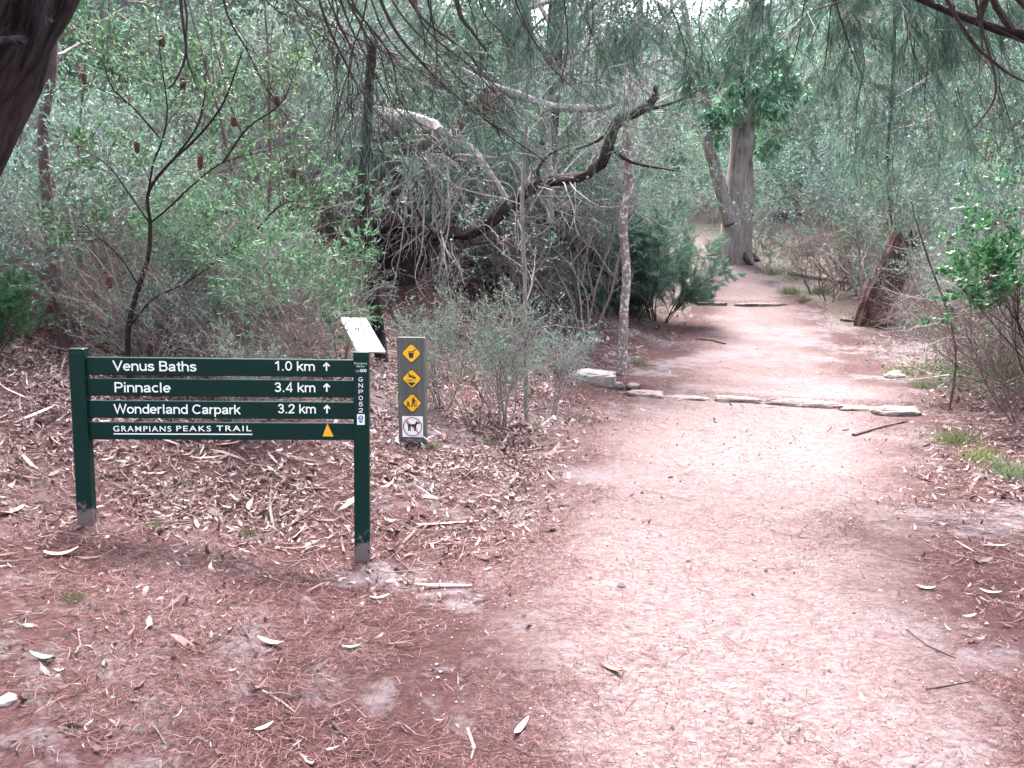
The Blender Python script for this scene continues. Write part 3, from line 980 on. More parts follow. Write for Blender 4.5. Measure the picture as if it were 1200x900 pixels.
diamond(412, sym_bucket, "yellow diamond plate with a black container symbol")
diamond(442, sym_fall, "yellow diamond plate with a falling figure over water")
def sym_walk(m, x, z, r):
    hiker(m, x + .12 * r, z - .38 * r, .95 * r); hiker(m, x - .42 * r, z - .42 * r, .62 * r)
diamond(471, sym_walk, "yellow diamond plate with two walking figures")
mb = MB()
cz, R_ = bz(499.5), 12.5 * k
mb.prism([(bxo - R_, cz - R_), (bxo + R_, cz - R_), (bxo + R_, cz + R_), (bxo - R_, cz + R_)], -.004, -.0005)
npl = mb.build("prohibition_plate", M['white'], boll)
npl['label'] = "white square plate with a red ringed dog"
mb = MB()
r = R_
X0 = bxo
for pts, w in (([(-.42, .12), (.3, .12)], .26), ([(-.40, .1), (-.38, -.42)], .12), ([(-.28, .1), (-.22, -.42)], .1), ([(.22, .1), (.2, -.42)], .11), ([(.3, .1), (.34, -.4)], .1),
               ([(.26, .14), (.44, .42)], .2), ([(.42, .38), (.68, .34)], .15), ([(-.42, .16), (-.56, .40)], .07), ([(.40, .42), (.42, .56)], .08)):
    stroke(mb, [(X0 + a * r, cz + b * r) for a, b in pts], w * r, -.0055 - .0001 * len(mb.sizes) / 6, -.0041)
mb.build("dog_symbol", M['blackp'], npl)
mb = MB()
th = np.linspace(0, 2 * math.pi, 41)
for a, b in zip(th[:-1], th[1:]):
    mb.prism([(X0 + q * r * math.cos(t), cz + q * r * math.sin(t)) for q, t in ((.84, a), (.92, a), (.92, b), (.84, b))], -.0085, -.0041)
stroke(mb, [(X0 - .60 * r, cz + .60 * r), (X0 + .60 * r, cz - .60 * r)], .09 * r, -.0095, -.0086)
mb.build("red_ring", M['red'], npl)

# ------------------------------------------------------------------ interpretive panel behind the sign
c0, c1, c2, c3 = W(398.5, 372, 7.75), W(429, 373, 7.95), W(452, 412.5, 7.5), W(418.5, 411, 7.32)
cen = (c0 + c1 + c2 + c3) / 4
gz = float(H(cen.x, cen.y + .05))
pan = empty("information_panel", (cen.x, cen.y, gz), 0, "small sloping white information panel behind the right post of the green sign", "information panel")
off = Vector((cen.x, cen.y, gz))
e1 = (c1 - c0).normalized(); e2 = (c3 - c0).normalized(); nn = e1.cross(e2)
if nn.z < 0: nn = -nn
nn.normalize()
mb = MB()
q = [p - off for p in (c0, c1, c2, c3)]
v = [tuple(p) for p in q] + [tuple(p - nn * .018) for p in q]
mb.add(v, [(0, 1, 2, 3), (7, 6, 5, 4), (0, 4, 5, 1), (1, 5, 6, 2), (2, 6, 7, 3), (3, 7, 4, 0)])
pf = mb.build("panel_board", M['steel'], pan)
mb = MB()
def pp(u, w_, d=.001):
    return tuple((q[0] * (1 - u) + q[1] * u) * (1 - w_) + (q[3] * (1 - u) + q[2] * u) * w_ + nn * d)
def patch(u0, u1, w0, w1, mi, d):
    mb.add([pp(u0, w0, d), pp(u1, w0, d), pp(u1, w1, d), pp(u0, w1, d)], [(0, 1, 2, 3)], mi)
patch(.02, .93, .015, .985, 0, .001)
patch(.93, .99, .01, .99, 1, .001)
for (a, b, c_, d_, mi) in ((.10, .22, .10, .13, 2), (.10, .18, .16, .18, 2), (.40, .52, .43, .52, 1), (.54, .60, .40, .46, 1), (.66, .76, .52, .58, 1), (.30, .62, .70, .71, 3), (.28, .55, .76, .77, 3), (.30, .6, .82, .83, 3)):
    patch(a, b, c_, d_, mi, .002)
mb.build("panel_face", [M['panel'], M['blue'], M['red'], M['pale_text']], pan)
mb = MB()
mb.tube([(0, .03, -.2), (0, .03, (cen.z - gz) - .03)], [.035, .035], 8)
mb.build("support_post", M['steel'], pan)

# ------------------------------------------------------------------ rocks
def rock(name, size, r, mat, flat=1.0):
    n1, n2 = 22, 36
    th = np.linspace(0, np.pi, n1); phi = np.linspace(0, 2 * np.pi, n2, endpoint=False)
    T, P = np.meshgrid(th, phi, indexing='ij')
    d = np.stack([np.sin(T) * np.cos(P), np.sin(T) * np.sin(P), np.cos(T)], -1)
    d = np.sign(d) * np.abs(d) ** np.array([.55, .5, .32]) if flat > 1 else d
    s_ = r.uniform(0, 50)
    k = 1 + .42 * (fbm(d[..., 0] * 1.7 + s_, d[..., 1] * 1.7 + d[..., 2] * 1.9, 4, 3) - .45) * 1.3
    v = d * k[..., None] * np.array(size) * .5
    idx = np.arange(n1 * n2).reshape(n1, n2)
    f = np.stack([idx[:-1], np.roll(idx, -1, 1)[:-1], np.roll(idx, -1, 1)[1:], idx[1:]], -1).reshape(-1, 4)[:, ::-1]
    mb = MB(); mb.add(v.reshape(-1, 3), f)
    return mb.build(name, mat, None, flat <= 1)


step_px = [(758, 461, 44, "pale stone at the left end of the step across the path, half buried"),
           (806, 464, 62, "second stone from the left in the stone step across the path"),
           (868, 467, 58, "pale stone with a dark undercut near the middle of the step across the path"),
           (942, 472, 92, "longest flat slab in the stone step across the path"),
           (1012, 477, 48, "stone right of the longest slab in the path step"),
           (1055, 483, 50, "rounded pale stone ending the right side of the path step")]
for px, py, wpx, lab in step_px:
    g = G(px, py + 4)
    w = wpx * g.y / F * 1.02
    o = rock("step_stone", (w, .40, rng.uniform(.20, .26)), rng, M['stone'], 2)
    o.location = (g.x, g.y + .10 + rng.uniform(-.05, .05), float(H(g.x, g.y - .25)) - .045 + rng.uniform(-.02, .012))
    o.rotation_euler = (0, math.radians(rng.uniform(-1, 1)), math.atan2(-.455, 1))
    tag(o, lab, "step stone", "stones of the first path step")
for px, py, wpx, lab in ((838, 360, 46, "left stone of the far step up the path"), (886, 361, 36, "middle stone of the far step beyond the bushy shrub"), (918, 364, 40, "flat stone right of the far path step")):
    g = G(px, py + 2)
    o = rock("step_stone", (wpx * g.y / F * rng.uniform(.75, .95), .5, .2), rng, M['stone'], 2)
    o.location = (g.x, 20.9, float(H(g.x, 20.6)) + .0)
    o.rotation_euler = (0, 0, rng.uniform(-.15, .15))
    tag(o, lab, "step stone", "stones of the far path step")
for px, py, sz, lab, mt in ((697, 446, (.62, .5, .26), "broad flat-topped pale boulder left of the path step", 'stone_grey'), (722, 455, (.24, .2, .14), "small pinkish rock beside the broad pale boulder", 'stone'),
                            (742, 456, (.20, .18, .12), "small rock between the boulder and the path step", 'stone'), (8, 824, (.06, .07, .04), "small white stone at the left edge of the near ground", 'stone_grey'),
                            (1048, 443, (.3, .25, .2), "little grey rock in the green herbs right of the path", 'stone_grey'), (560, 640, (.05, .05, .03), "tiny pebble near the right post of the green sign", 'stone')):
    g = G(px, py)
    o = rock("rock", sz, rng, M[mt], 2 if sz[0] > .3 else 1)
    o.location = (g.x, g.y, g.z + sz[2] * .08)
    tag(o, lab, "rock")

# ------------------------------------------------------------------ hero trees
def pl(points, Y, Y2=None):
    """polyline given where it shows, standing Y metres ahead (to Y2 at its end)"""
    n = len(points)
    return [W(p[0], p[1], Y + (Y2 - Y) * i / (n - 1) if Y2 else Y) for i, p in enumerate(points)]


def curve(pts, m=6):
    """Catmull-Rom through pts"""
    p = np.array([tuple(q) for q in pts], float)
    p = np.vstack([2 * p[0] - p[1], p, 2 * p[-1] - p[-2]])
    out = []
    for i in range(1, len(p) - 2):
        for t in np.linspace(0, 1, m, endpoint=False):
            a, b, c, d = p[i - 1], p[i], p[i + 1], p[i + 2]
            out.append(.5 * (2 * b + (c - a) * t + (2 * a - 5 * b + 4 * c - d) * t * t + (3 * b - a - 3 * c + d) * t ** 3))
    out.append(p[-2])
    return np.array(out)


def dirs(p):
    return unit(np.gradient(p, axis=0))


exec_order = []
def hero(name, base, label, cat="tree", group=None):
    return empty(name, tuple(base), 0, label, cat, group)


def local(pts, base):
    return np.asarray([tuple(p) for p in pts], float) - np.asarray(tuple(base))


# --- the leaning dark sheoak at the left edge, its drooping limbs overhead
b = Vector((-3.0, 2.75, float(H(-3.0, 2.75)) - .1))
t1 = hero("sheoak_tree", b, "near dark barked leaning tree at the left edge with thin bare twigs hanging overhead", "tree")
mb = MB()
trk = 28
tr = curve([b, b + Vector((.15, -.05, .7)), W(-115, 250, 2.55), W(-38, 90, 2.5), W(22, -40, 2.5), W(120, -260, 2.6), W(260, -560, 2.8), W(400, -1000, 3.3)], 6)
mb.tube(local(tr, b), [.24, .20, .185, .175, .17, .15, .12, .08], 26, 0, True, .16, 3)
st = local([W(-20, 52, 2.36), W(28, 46, 2.25)], b)
mb.tube(st, [.016, .012], 7, 0)
limbA = curve([W(120, -260, 2.6), W(330, -330, 3.6), W(520, -260, 4.6), W(700, -330, 5.4)], 6)
mb.tube(local(limbA, b), [.09, .06, .03], 8, 0)
limbB = curve([W(260, -560, 2.8), W(420, -520, 4.2), W(620, -420, 6.0), W(800, -500, 7)], 6)
mb.tube(local(limbB, b), [.08, .055, .03], 8, 0)
mb.build("trunk", M['bark_near'], t1, True)
mb = MB(); gr = Grow(mb, rng, .10, -.05, .62, (4, 6), (18, 45), .15, .12, 4)
hang = [([(395, -120), (405, -10), (428, 40), (432, 95), (425, 150)], 4.2, .006), ([(420, -120), (450, 10), (500, 80), (556, 130), (640, 190)], 4.6, .009),
        ([(470, -120), (480, 0), (545, 60), (575, 95), (605, 120)], 5.0, .008), ([(520, -140), (535, 0), (552, 35), (580, 72)], 4.4, .013),
        ([(350, -160), (372, -10), (398, 60), (440, 130), (500, 190)], 4.5, .007), ([(560, -150), (600, -10), (640, 70), (690, 120)], 5.2, .006),
        ([(440, -150), (430, 0), (410, 70), (408, 140)], 4.3, .005), ([(210, -140), (212, 0), (218, 60), (205, 96), (196, 104)], 3.1, .006), ([(212, -20), (218, 60), (226, 88), (236, 120)], 3.1, .004),
        ([(250, -140), (262, 0), (290, 60), (320, 120)], 4.0, .006), ([(300, -140), (330, -20), (390, 30), (470, 70)], 4.8, .006), ([(640, -150), (660, -10), (665, 60), (650, 110)], 5.2, .005),
        ([(480, -150), (500, -10), (512, 60), (505, 130)], 4.7, .006), ([(380, -150), (390, -30), (455, 60), (470, 120), (520, 175)], 4.4, .006)]
for pts, Yd, r0 in list(hang):
    for q_ in range(2):
        dx, dy = rng.normal(0, 28), rng.normal(0, 16)
        if Yd > 4: hang.append(([(p[0] + dx * (1 + .3 * i) + rng.normal(0, 6), p[1] * rng.uniform(.8, 1.05) + dy) for i, p in enumerate(pts)], Yd + rng.uniform(-.3, .6), min(r0, .007) * rng.uniform(.5, .9)))
for pts, Yd, r0 in hang:
    # the twigs start on a limb above the picture
    p0 = W(pts[0][0], pts[0][1], Yd)
    j = np.argmin(np.linalg.norm(limbA - np.array(p0), axis=1))
    top = limbA[j] if Yd < 4.8 else limbB[np.argmin(np.linalg.norm(limbB - np.array(p0), axis=1))]
    c_ = curve([top] + pl(pts, Yd), 5)
    c_ = local(c_, b)
    mb.tube(c_, [r0 * 1.35, r0 * 1.05, r0 * .4], 5, 0)
    k0 = int(len(c_) * .45)
    if r0 < .012 and Yd > 3.5:
        gr.spawn(list(c_[k0:]), list(dirs(c_)[k0:]), .75, r0 * .8, 2, 4, 7)
gi = rng.permutation(len(gr.P))[:2600]
leaves(mb, np.array(gr.P)[gi], np.array(gr.D)[gi], .14, .0018, rng, .25, .5, 1, 'needle')
mb.build("crown", [M['twig_dark'], M['needle']], t1)

# crown of that tree above the picture: it shades the clearing
mb = MB(); gr = Grow(mb, rng, .10, .02, .62, (5, 6), (25, 60), .2, .25, 4)
for L_ in (limbA, limbB, tr[-12:]):
    loc = local(L_, b)
    for i in range(2, len(loc), 4):
        gr.limb(loc[i], (rng.normal(0, .6), rng.normal(0, .6), 1.0), 1.6, .02, 2, 16)
leaves(mb, gr.P, gr.D, .22, .0035, rng, .5, .3, 1, 'needle')
mb.build("crown", [M['twig_dark'], M['needle']], t1)

# --- the right-hand sheoak: trunk outside the frame, needle curtains at top right
b = Vector((5.6, 5.4, float(H(5.6, 5.4)) - .1))
t2 = hero("sheoak_tree", b, "sheoak right of the path, its soft needle curtains hanging into the top of the view", "tree")
mb = MB()
tr = curve([b, b + Vector((-.1, .1, 1.5)), b + Vector((-.35, .3, 3.2)), b + Vector((-.5, .5, 5.2)), b + Vector((-.4, .7, 7.5))], 6)
mb.tube(local(tr, b), [.17, .14, .12, .09, .04], 12, 0, True, .1, 4)
mains = [curve([tr[10], W(1150, -120, 6.0), W(960, -100, 6.6), W(780, -60, 7.4), W(690, 10, 8.0)], 6),
         curve([tr[12], W(1250, -200, 5.2), W(1120, -180, 5.0), W(980, -160, 5.0)], 6),
         curve([tr[8], W(1300, 0, 5.2), W(1215, 40, 5.0), W(1130, 20, 5.2), W(1010, -30, 5.6)], 6)]
for L_ in mains: mb.tube(local(L_, b), [.05, .035, .012], 7, 0)
mb.build("trunk", M['bark_dark'], t2, True)
mb = MB(); gr = Grow(mb, rng, .12, -.06, .6, (4, 6), (20, 55), .2, .15, 4)
hang = [([(1085, -60), (1110, 0), (1140, 50), (1164, 72), (1185, 88), (1215, 102)], 4.6, .010), ([(1135, -40), (1150, 30), (1166, 90), (1164, 118), (1148, 142), (1138, 152)], 4.6, .007),
        ([(1160, -60), (1148, 10), (1152, 60)], 4.7, .007), ([(1220, 60), (1180, 40), (1140, 20)], 4.8, .007), ([(1170, 100), (1180, 130), (1188, 160)], 4.6, .003)]
for pts, Yd, r0 in hang:
    c_ = local(curve(pl(pts, Yd), 5), b)
    mb.tube(c_, [r0 * 1.2, r0, r0 * .5], 5, 0)
    gr.spawn(list(c_[3:]), list(dirs(c_)[3:]), .5, r0 * .55, 1, 3, 3)
spr = [((770, -40), (820, 60), 7.4), ((700, -20), (740, 80), 8.0), ((830, -70), (850, 50), 7.0), ((880, -70), (905, 40), 6.6), ((930, -70), (960, 50), 6.4), ((980, -60), (1020, 100), 6.2),
       ((1030, -60), (1075, 90), 6.0), ((1070, -60), (1110, 70), 5.8), ((1120, -60), (1130, 60), 5.8), ((960, -60), (1000, 40), 6.8), ((1020, -40), (1060, 50), 6.6), ((740, -60), (690, 60), 7.6),
       ((1100, 0), (1120, 190), 8.2), ((1040, 20), (1090, 170), 8.4), ((1150, -20), (1190, 130), 7.6), ((1140, 80), (1170, 230), 8.6), ((1060, 120), (1060, 240), 9.0), ((1190, 20), (1215, 180), 7.6),
       ((860, -40), (800, 70), 7.2), ((790, -60), (760, 50), 7.6), ((820, -40), (880, 50), 7.8), ((855, -90), (862, 20), 7.6), ((875, -90), (878, 10), 7.2), ((840, -80), (835, 55), 7.9), ((600, -60), (585, 40), 7.8), ((560, -70), (575, 60), 8.2), ((630, -70), (640, 30), 7.6), ((680, -70), (700, 60), 8.0), ((720, -60), (770, 95), 7.6), ((520, -70), (530, 30), 8.4), ((760, -70), (735, 70), 7.8), ((900, -40), (950, 30), 7.0), ((1000, -40), (970, 60), 7.0), ((650, -60), (650, 50), 8.2)]
for a, c_, Yd in spr:
    p0, p1 = W(*a, Yd), W(*c_, Yd)
    p0, p1 = Vector(local([p0], b)[0]), Vector(local([p1], b)[0])
    for q_ in range(2 if 780 < c_[0] < 1000 else 3):
        jit = Vector(rng.normal(0, .18, 3))
        gr.limb(p0 + jit, (p1 - p0) + Vector(rng.normal(0, .25, 3)), (p1 - p0).length * rng.uniform(.6, 1.0), .006, 2, 26)
leaves(mb, gr.P, gr.D, .13, .0019, rng, .38, .4, 1, 'needle')
for L_ in (mains[1], mains[2], tr[-14:], mains[0][:6], curve([tr[15], Vector((4.3, 6.1, 5.4)), Vector((3.3, 6.5, 5.8)), Vector((2.7, 6.6, 5.6))], 6), curve([tr[16], Vector((4.4, 5.6, 5.8)), Vector((3.4, 5.7, 6.2))], 6)):       # crown above the picture, with extra limbs added to shade the right foreground
    g2 = Grow(mb, rng, .10, .02, .62, (4, 6), (25, 60), .2, .25, 4)
    loc = local(L_, b)
    for i in range(2, len(loc), 3):
        g2.limb(loc[i], (rng.normal(0, .7), rng.normal(0, .7), 1.0), 1.7, .02, 2, 16)
    leaves(mb, g2.P, g2.D, .24, .004, rng, .5, .3, 1, 'needle')
mb.build("crown", [M['twig_dark'], M['needle']], t2)

# --- thin straight-ish trunks
def sapling(name, px, Y, r0, mat, label, top_extra=None, crown=None, k=8, cat="tree", seed=0, wood='twig'):
    base = W(*px[0], Y)
    base.z = float(H(base.x, base.y)) - .05
    t = hero(name, base, label, cat)
    c_ = curve([base] + [W(*p, Y) for p in px[1:]], 6)
    mb = MB(); mb.tube(local(c_, base), [r0, r0 * .85, r0 * .6], k, 0, True, .08, seed)
    mb.build("trunk", M[mat], t, True)
    if crown:
        n, L_, leaf, lm, frac = crown
        mb = MB(); g = Grow(mb, rng, .12, .03, .6, (4, 6), (30, 65), .25, .15, 4)
        loc = local(c_, base); dd = dirs(loc)
        for i in np.linspace(len(loc) * frac, len(loc) - 1, n).astype(int):
            side = unit(np.cross(dd[i], rng.normal(0, 1, 3)))
            g.limb(loc[i], dd[i] * .6 + side, L_ * rng.uniform(.6, 1.2), r0 * .25, 2, leaf[3])
        leaves(mb, g.P, g.D, leaf[0], leaf[1], rng, .7, .1, 1, leaf[2])
        mb.build("crown", [M[wood], M[lm]], t)
    return t


sapling("slender_tree", [(78, 445), (70, 360), (62, 300), (54, 220), (50, 150), (60, 90), (64, 0), (70, -150)], 7.2, .055, 'bark_brown', "tall slim reddish brown trunk rising behind the left post of the green sign",
        None, (10, 1.0, (.06, .016, 'oval', 9), 'lf_grey', .75), 8, seed=11)
sapling("slender_tree", [(447, 405), (440, 360), (432, 290), (426, 215), (430, 150), (433, 95), (436, 50)], 9.5, .085, 'bark_dark', "dark leaning slim trunk behind the white information panel",
        None, (5, .9, (.06, .016, 'oval', 8), 'lf_grey', .85), 9, seed=12)
sapling("pale_sapling", [(729, 418), (731, 370), (734, 320), (730, 260), (738, 215), (734, 165), (736, 100), (748, 20), (752, -100)], 12.4, .078, 'bark_pale', "slender pale lichen-blotched trunk at the left edge of the path",
        None, (8, 1.2, (.07, .014, 'oval', 8), 'lf_grey', .72), 9, seed=13)
sapling("whip_sapling", [(617, 500), (616, 420), (615, 330), (612, 240), (616, 160), (618, 90)], 8.4, .026, 'twig', "very thin straight bare stem right of the warning bollard",
        None, (9, .8, (.04, .009, 'oval', 6), 'lf_grey', .25), 6, seed=14)
sapling("whip_sapling", [(1113, 470), (1120, 420), (1112, 370), (1090, 310), (1074, 260), (1068, 236)], 9.6, .015, 'bark_brown', "curving reddish bare sapling stem among twiggy shrubs right of the path",
        None, (8, .7, (.03, .007, 'oval', 2), 'lf_grey', .3), 6, seed=15)
sapling("dark_tree", [(632, 330), (636, 260), (642, 180), (648, 90), (652, 0), (660, -150)], 17, .24, 'black', "dark upright trunk behind the curving black branch",
        None, (16, 2.2, (.10, .016, 'oval', 14), 'lf_grey', .35), 10, seed=16)

# --- the big old gum at the head of the path
g0 = G(862, 306); gY = g0.y
b = Vector((g0.x, g0.y, g0.z - .2))
t3 = hero("old_gum_tree", b, "thick grey gum with a leaning second stem at the head of the path")
sc = gY / F
mb = MB()
c_ = curve([b] + [W(x_, y_, gY) for x_, y_ in ((862, 285), (866, 240), (868, 190), (872, 130), (880, 50), (885, -60), (900, -220))], 6)
mb.tube(local(c_, b), [24 * sc, 19 * sc, 16 * sc, 14 * sc, 12 * sc, 11 * sc, 9 * sc, 6 * sc], 18, 0, True, .12, 8)
mb.build("trunk", M['bark_grey'], t3, True)
mb = MB()
c2_ = curve([W(856, 262, gY - .3), W(846, 225, gY - .3), (W(836, 190, gY - .3)), W(830, 165, gY - .3), W(826, 110, gY), W(805, 30, gY), W(790, -80, gY)], 6)
mb.tube(local(c2_, b), [9 * sc, 7.5 * sc, 6.5 * sc, 6 * sc, 5 * sc, 4 * sc, 2 * sc], 12, 0, True, .1, 9)
mb.build("second_stem", M['bark_grey'], t3, True)
mb = MB(); g = Grow(mb, rng, .12, -.03, .58, (4, 6), (25, 60), .2, .3, 5)
for px, py in ((850, 90), (880, 85), (910, 95), (935, 120), (915, 140), (885, 150), (900, 165), (860, 120), (840, 135), (925, 100), (895, 120), (830, 110), (945, 110), (880, 175), (905, 185), (858, 100), (870, 80), (878, 110), (866, 130), (884, 135), (872, 155), (890, 70), (850, 115), (862, 65), (900, 85)):
    p = local([W(885 + (px - 885) * 1.15, py - 34, gY - 1.6 + rng.normal(0, .5))], b)[0]
    g.limb(p, (rng.normal(0, .6), rng.normal(0, .6), -.2), 1.2, .02, 2, 22)
for f0 in (tr[0],):
    for q_ in range(10):
        a_ = local([W(rng.uniform(840, 920), rng.uniform(70, 120), gY - 1.5)], b)[0]
        mb.tube(curve([local([W(878, 60, gY)], b)[0], (local([W(878, 60, gY)], b)[0] + a_) / 2 + np.array([0, 0, .4]), a_], 4), [.09, .03], 5, 0)
leaves(mb, g.P, g.D, .21, .046, rng, .9, .6, 1, 'long')
g = Grow(mb, rng, .12, .02, .6, (4, 6), (25, 60), .2, .4, 5)
for cc in (c_[24:], c2_[24:]):
    loc = local(cc, b)
    for i in range(0, len(loc), 3):
        g.limb(loc[i], (rng.normal(0, 1), rng.normal(0, 1), .5), 3.0, .05, 2, 8)
leaves(mb, g.P, g.D, .24, .045, rng, .7, .6, 1, 'long')
mb.build("crown", [M['twig'], M['lf_gum']], t3)
mb = MB()
for a_ in (.5, 1.3, 2.2, 2.8):
    r_ = 22 * sc
    mb.tube(curve([(math.cos(a_) * .7 * r_, -abs(math.sin(a_)) * .7 * r_, .55), (math.cos(a_) * 1.05 * r_, -abs(math.sin(a_)) * 1.05 * r_, .25), (math.cos(a_) * 1.5 * r_, -abs(math.sin(a_)) * 1.5 * r_, .02)], 4), [.05, .09, .05], 7, 0, True, .3, int(a_ * 10) + 40)
mb.build("root_flare", M['bark_red'], t3, True)

# --- leaning red stump right of the path
g0 = G(1024, 381); Yd = g0.y
sc = Yd / F
b = Vector((g0.x, g0.y, g0.z - .1))
t4 = hero("leaning_stump", b, "leaning broken stump with deeply furrowed red bark right of the path", "tree stump")
ax = curve([b, W(1031, 352, Yd), W(1044, 322, Yd), W(1054, 297, Yd), W(1061, 280, Yd)], 8)
loc = local(ax, b)
kk = 26
mb = MB(); mb.tube(loc, [22 * sc, 19 * sc, 18 * sc, 16.5 * sc], kk, 0, True, .09, 31)
v = mb.v[0].reshape(len(loc), kk, 3)
fur = 1 + .045 * np.sign(np.sin(np.arange(kk) * 2.4))[None, :, None]
cen_ = loc[:, None, :]
mb.v[0] = (cen_ + (v - cen_) * fur).reshape(-1, 3)
mb.v[0][-kk:, 2] += rng.uniform(-.22, .22, kk)
mb.v[1][:kk] = mb.v[0][-kk:]; mb.v[1][kk, 2] -= .35
mb.build("trunk", M['bark_red'], t4)
t4b = sapling("slender_tree", [(1040, 372), (1046, 330), (1050, 290), (1044, 240), (1040, 180), (1046, 100), (1050, -30)], Yd + 1.6, .06, 'bark_dark', "slim dark trunk right behind the leaning red stump",
              None, (16, 1.7, (.06, .016, 'oval', 12), 'lf_grey', .3), 8, seed=17)

# --- broken tree with torn limb and hanging dead twigs
g0 = G(462, 322); Yd = g0.y
sc = Yd / F
b = Vector((g0.x, g0.y, g0.z - .2))
t5 = hero("broken_tree", b, "shaggy broken trunk with a torn pale limb arching to the right", "tree")
mb = MB()
c_ = curve([b] + [W(x_, y_, Yd) for x_, y_ in ((462, 290), (460, 250), (456, 200), (452, 155), (450, 120))], 6)
mb.tube(local(c_, b), [26 * sc, 22 * sc, 19 * sc, 16 * sc, 12 * sc], 20, 0, True, .2, 5)
for q_ in range(46):                                               # hanging strips of bark
    px0, py0 = rng.uniform(438, 488), rng.uniform(160, 240)
    L_ = rng.uniform(30, 100)
    mb.tube(local(curve(pl([(px0, py0), (px0 + rng.normal(0, 3), py0 + L_ * .5), (px0 + rng.normal(3, 7), min(py0 + L_, 322))], Yd - .42 - rng.uniform(0, .15)), 3), b), [.016, .02, .008], 4, 1, False)
mb.build("trunk", [M['bark_dark'], M['bark_brown']], t5, True)
mb = MB()
c_ = curve(pl([(392, 178), (406, 158), (422, 144), (445, 138), (478, 143), (506, 151), (514, 156)], Yd - .5, Yd - 1.0), 5)
mb.tube(local(c_, b), [7 * sc, 8 * sc, 10 * sc, 11 * sc, 10 * sc, 8 * sc, 6 * sc], 14, 0, True, .4, 6)
c_ = curve(pl([(505, 150), (540, 165), (560, 185), (575, 205), (598, 240)], Yd - .9, Yd - 1.4), 5)
mb.tube(local(c_, b), [6 * sc, 5 * sc, 5 * sc, 4 * sc, 2.5 * sc], 9, 0, True, .2, 16)
mb.build("torn_limb", M['dead'], t5, True)
mb = MB()
c_ = curve(pl([(452, 182), (478, 172), (508, 172), (535, 182), (556, 204), (566, 230)], Yd - .6, Yd - 1.3), 5)
mb.tube(local(c_, b), [5 * sc, 5.5 * sc, 5 * sc, 4 * sc, 2 * sc], 11, 0, True, .45, 26)
c_ = curve(pl([(352, 258), (362, 225), (372, 200), (392, 178)], Yd - .7, Yd - .5), 5)
mb.tube(local(c_, b), [2 * sc, 5 * sc, 6 * sc, 7 * sc], 11, 0, True, .4, 27)
mb.build("torn_limb", M['bark_brown'], t5, True)
mb = MB()
c_ = curve(pl([(532, 160), (545, 138), (562, 124), (580, 116), (590, 110)], Yd - 1.0), 4)
mb.tube(local(c_, b), [4 * sc, 8 * sc, 9 * sc, 6 * sc, 2 * sc], 9, 0, True, .35, 7)
for q_ in range(14):
    mb.tube(local(pl([(rng.uniform(540, 578), rng.uniform(115, 140)), (rng.uniform(570, 592), rng.uniform(105, 130))], Yd - 1.1), b), [.03, .006], 4, 0)
mb.build("splintered_end", M['torn'], t5)
mb = MB(); g = Grow(mb, rng, .2, -.05, .6, (2, 4), (20, 70), .2, .15, 4, 0, .4)
for q_ in range(44):
    px0, py0 = rng.uniform(485, 585), rng.uniform(140, 215)
    dx = rng.normal(-30, 55)
    L_ = rng.uniform(40, 150)
    Yq = Yd - 1.0 - rng.uniform(0, .9)
    j_ = lambda: rng.normal(0, 9)
    c_ = local(curve(pl([(px0, py0), (px0 + dx * .35 + j_(), py0 + L_ * .1 - 10 + j_()), (px0 + dx * .8 + j_(), py0 + L_ * .5 + j_()), (px0 + dx * .95 + j_(), py0 + L_ * .8), (px0 + dx * 1.1 + j_(), py0 + L_)], Yq), 5), b)
    w_ = rng.uniform(.6, 1.4)
    mb.tube(c_, [.014 * w_, .009 * w_, .004 * w_], 5, 0)
    g.spawn(list(c_[4:]), list(dirs(c_)[4:]), rng.uniform(.5, 1.1), .007 * w_, 1 + q_ % 2, 0, 3)
mb.build("dead_twigs", M['dead'], t5)

b2 = W(428, 285, Yd - .8)
gb = float(H(b2.x, b2.y))
t6 = hero("fallen_branch", (b2.x, b2.y, gb), "long curving blackened branch sweeping from the broken trunk up to the right", "branch")
mb = MB()
c_ = curve(pl([(408, 302), (414, 278), (440, 262), (480, 266), (510, 275), (552, 272), (590, 248), (615, 225), (640, 214), (680, 207), (700, 196), (712, 172), (724, 142), (745, 132), (765, 118), (768, 100)], Yd - .9, Yd - 2.0), 5)
o_ = (b2.x, b2.y, gb)
mb.tube(local(c_, o_), [12 * sc, 9 * sc, 6.5 * sc, 6 * sc, 6 * sc, 5.5 * sc, 5.5 * sc, 5 * sc, 4.5 * sc, 4 * sc, 2 * sc], 12, 0, True, .5, 2)
for seg in ([(636, 214), (630, 200), (645, 180), (680, 165)], [(552, 272), (552, 285), (575, 283)], [(724, 142), (700, 165), (660, 180)], [(510, 275), (490, 250), (485, 235)], [(745, 132), (790, 120), (830, 100)], [(712, 170), (740, 190), (790, 200)]):
    mb.tube(local(curve(pl(seg, Yd - 1.6), 4), o_), [2.2 * sc, 1.6 * sc, .7 * sc], 6, 0)
mb.build("limb", M['black'], t6, True)
mb = MB(); g = Grow(mb, rng, .16, -.02, .6, (3, 5), (20, 60), .2, .2, 3, 0, .4)
cc = local(c_, o_); dd = dirs(cc)
for i in range(16, len(cc), 1):
    sd = unit(np.cross(dd[i], rng.normal(0, 1, 3)))
    g.limb(cc[i], sd + dd[i] * .4, rng.uniform(.6, 1.5), .012, 2, 0)
mb.build("twigs", M['dead'], t6)
b3 = W(640, 250, Yd + .6); gb = float(H(b3.x, b3.y))
t7 = hero("dead_branch", (b3.x, b3.y, gb), "pale grey dead limb reaching sideways above the curving black branch", "branch")
mb = MB()
o_ = (b3.x, b3.y, gb)
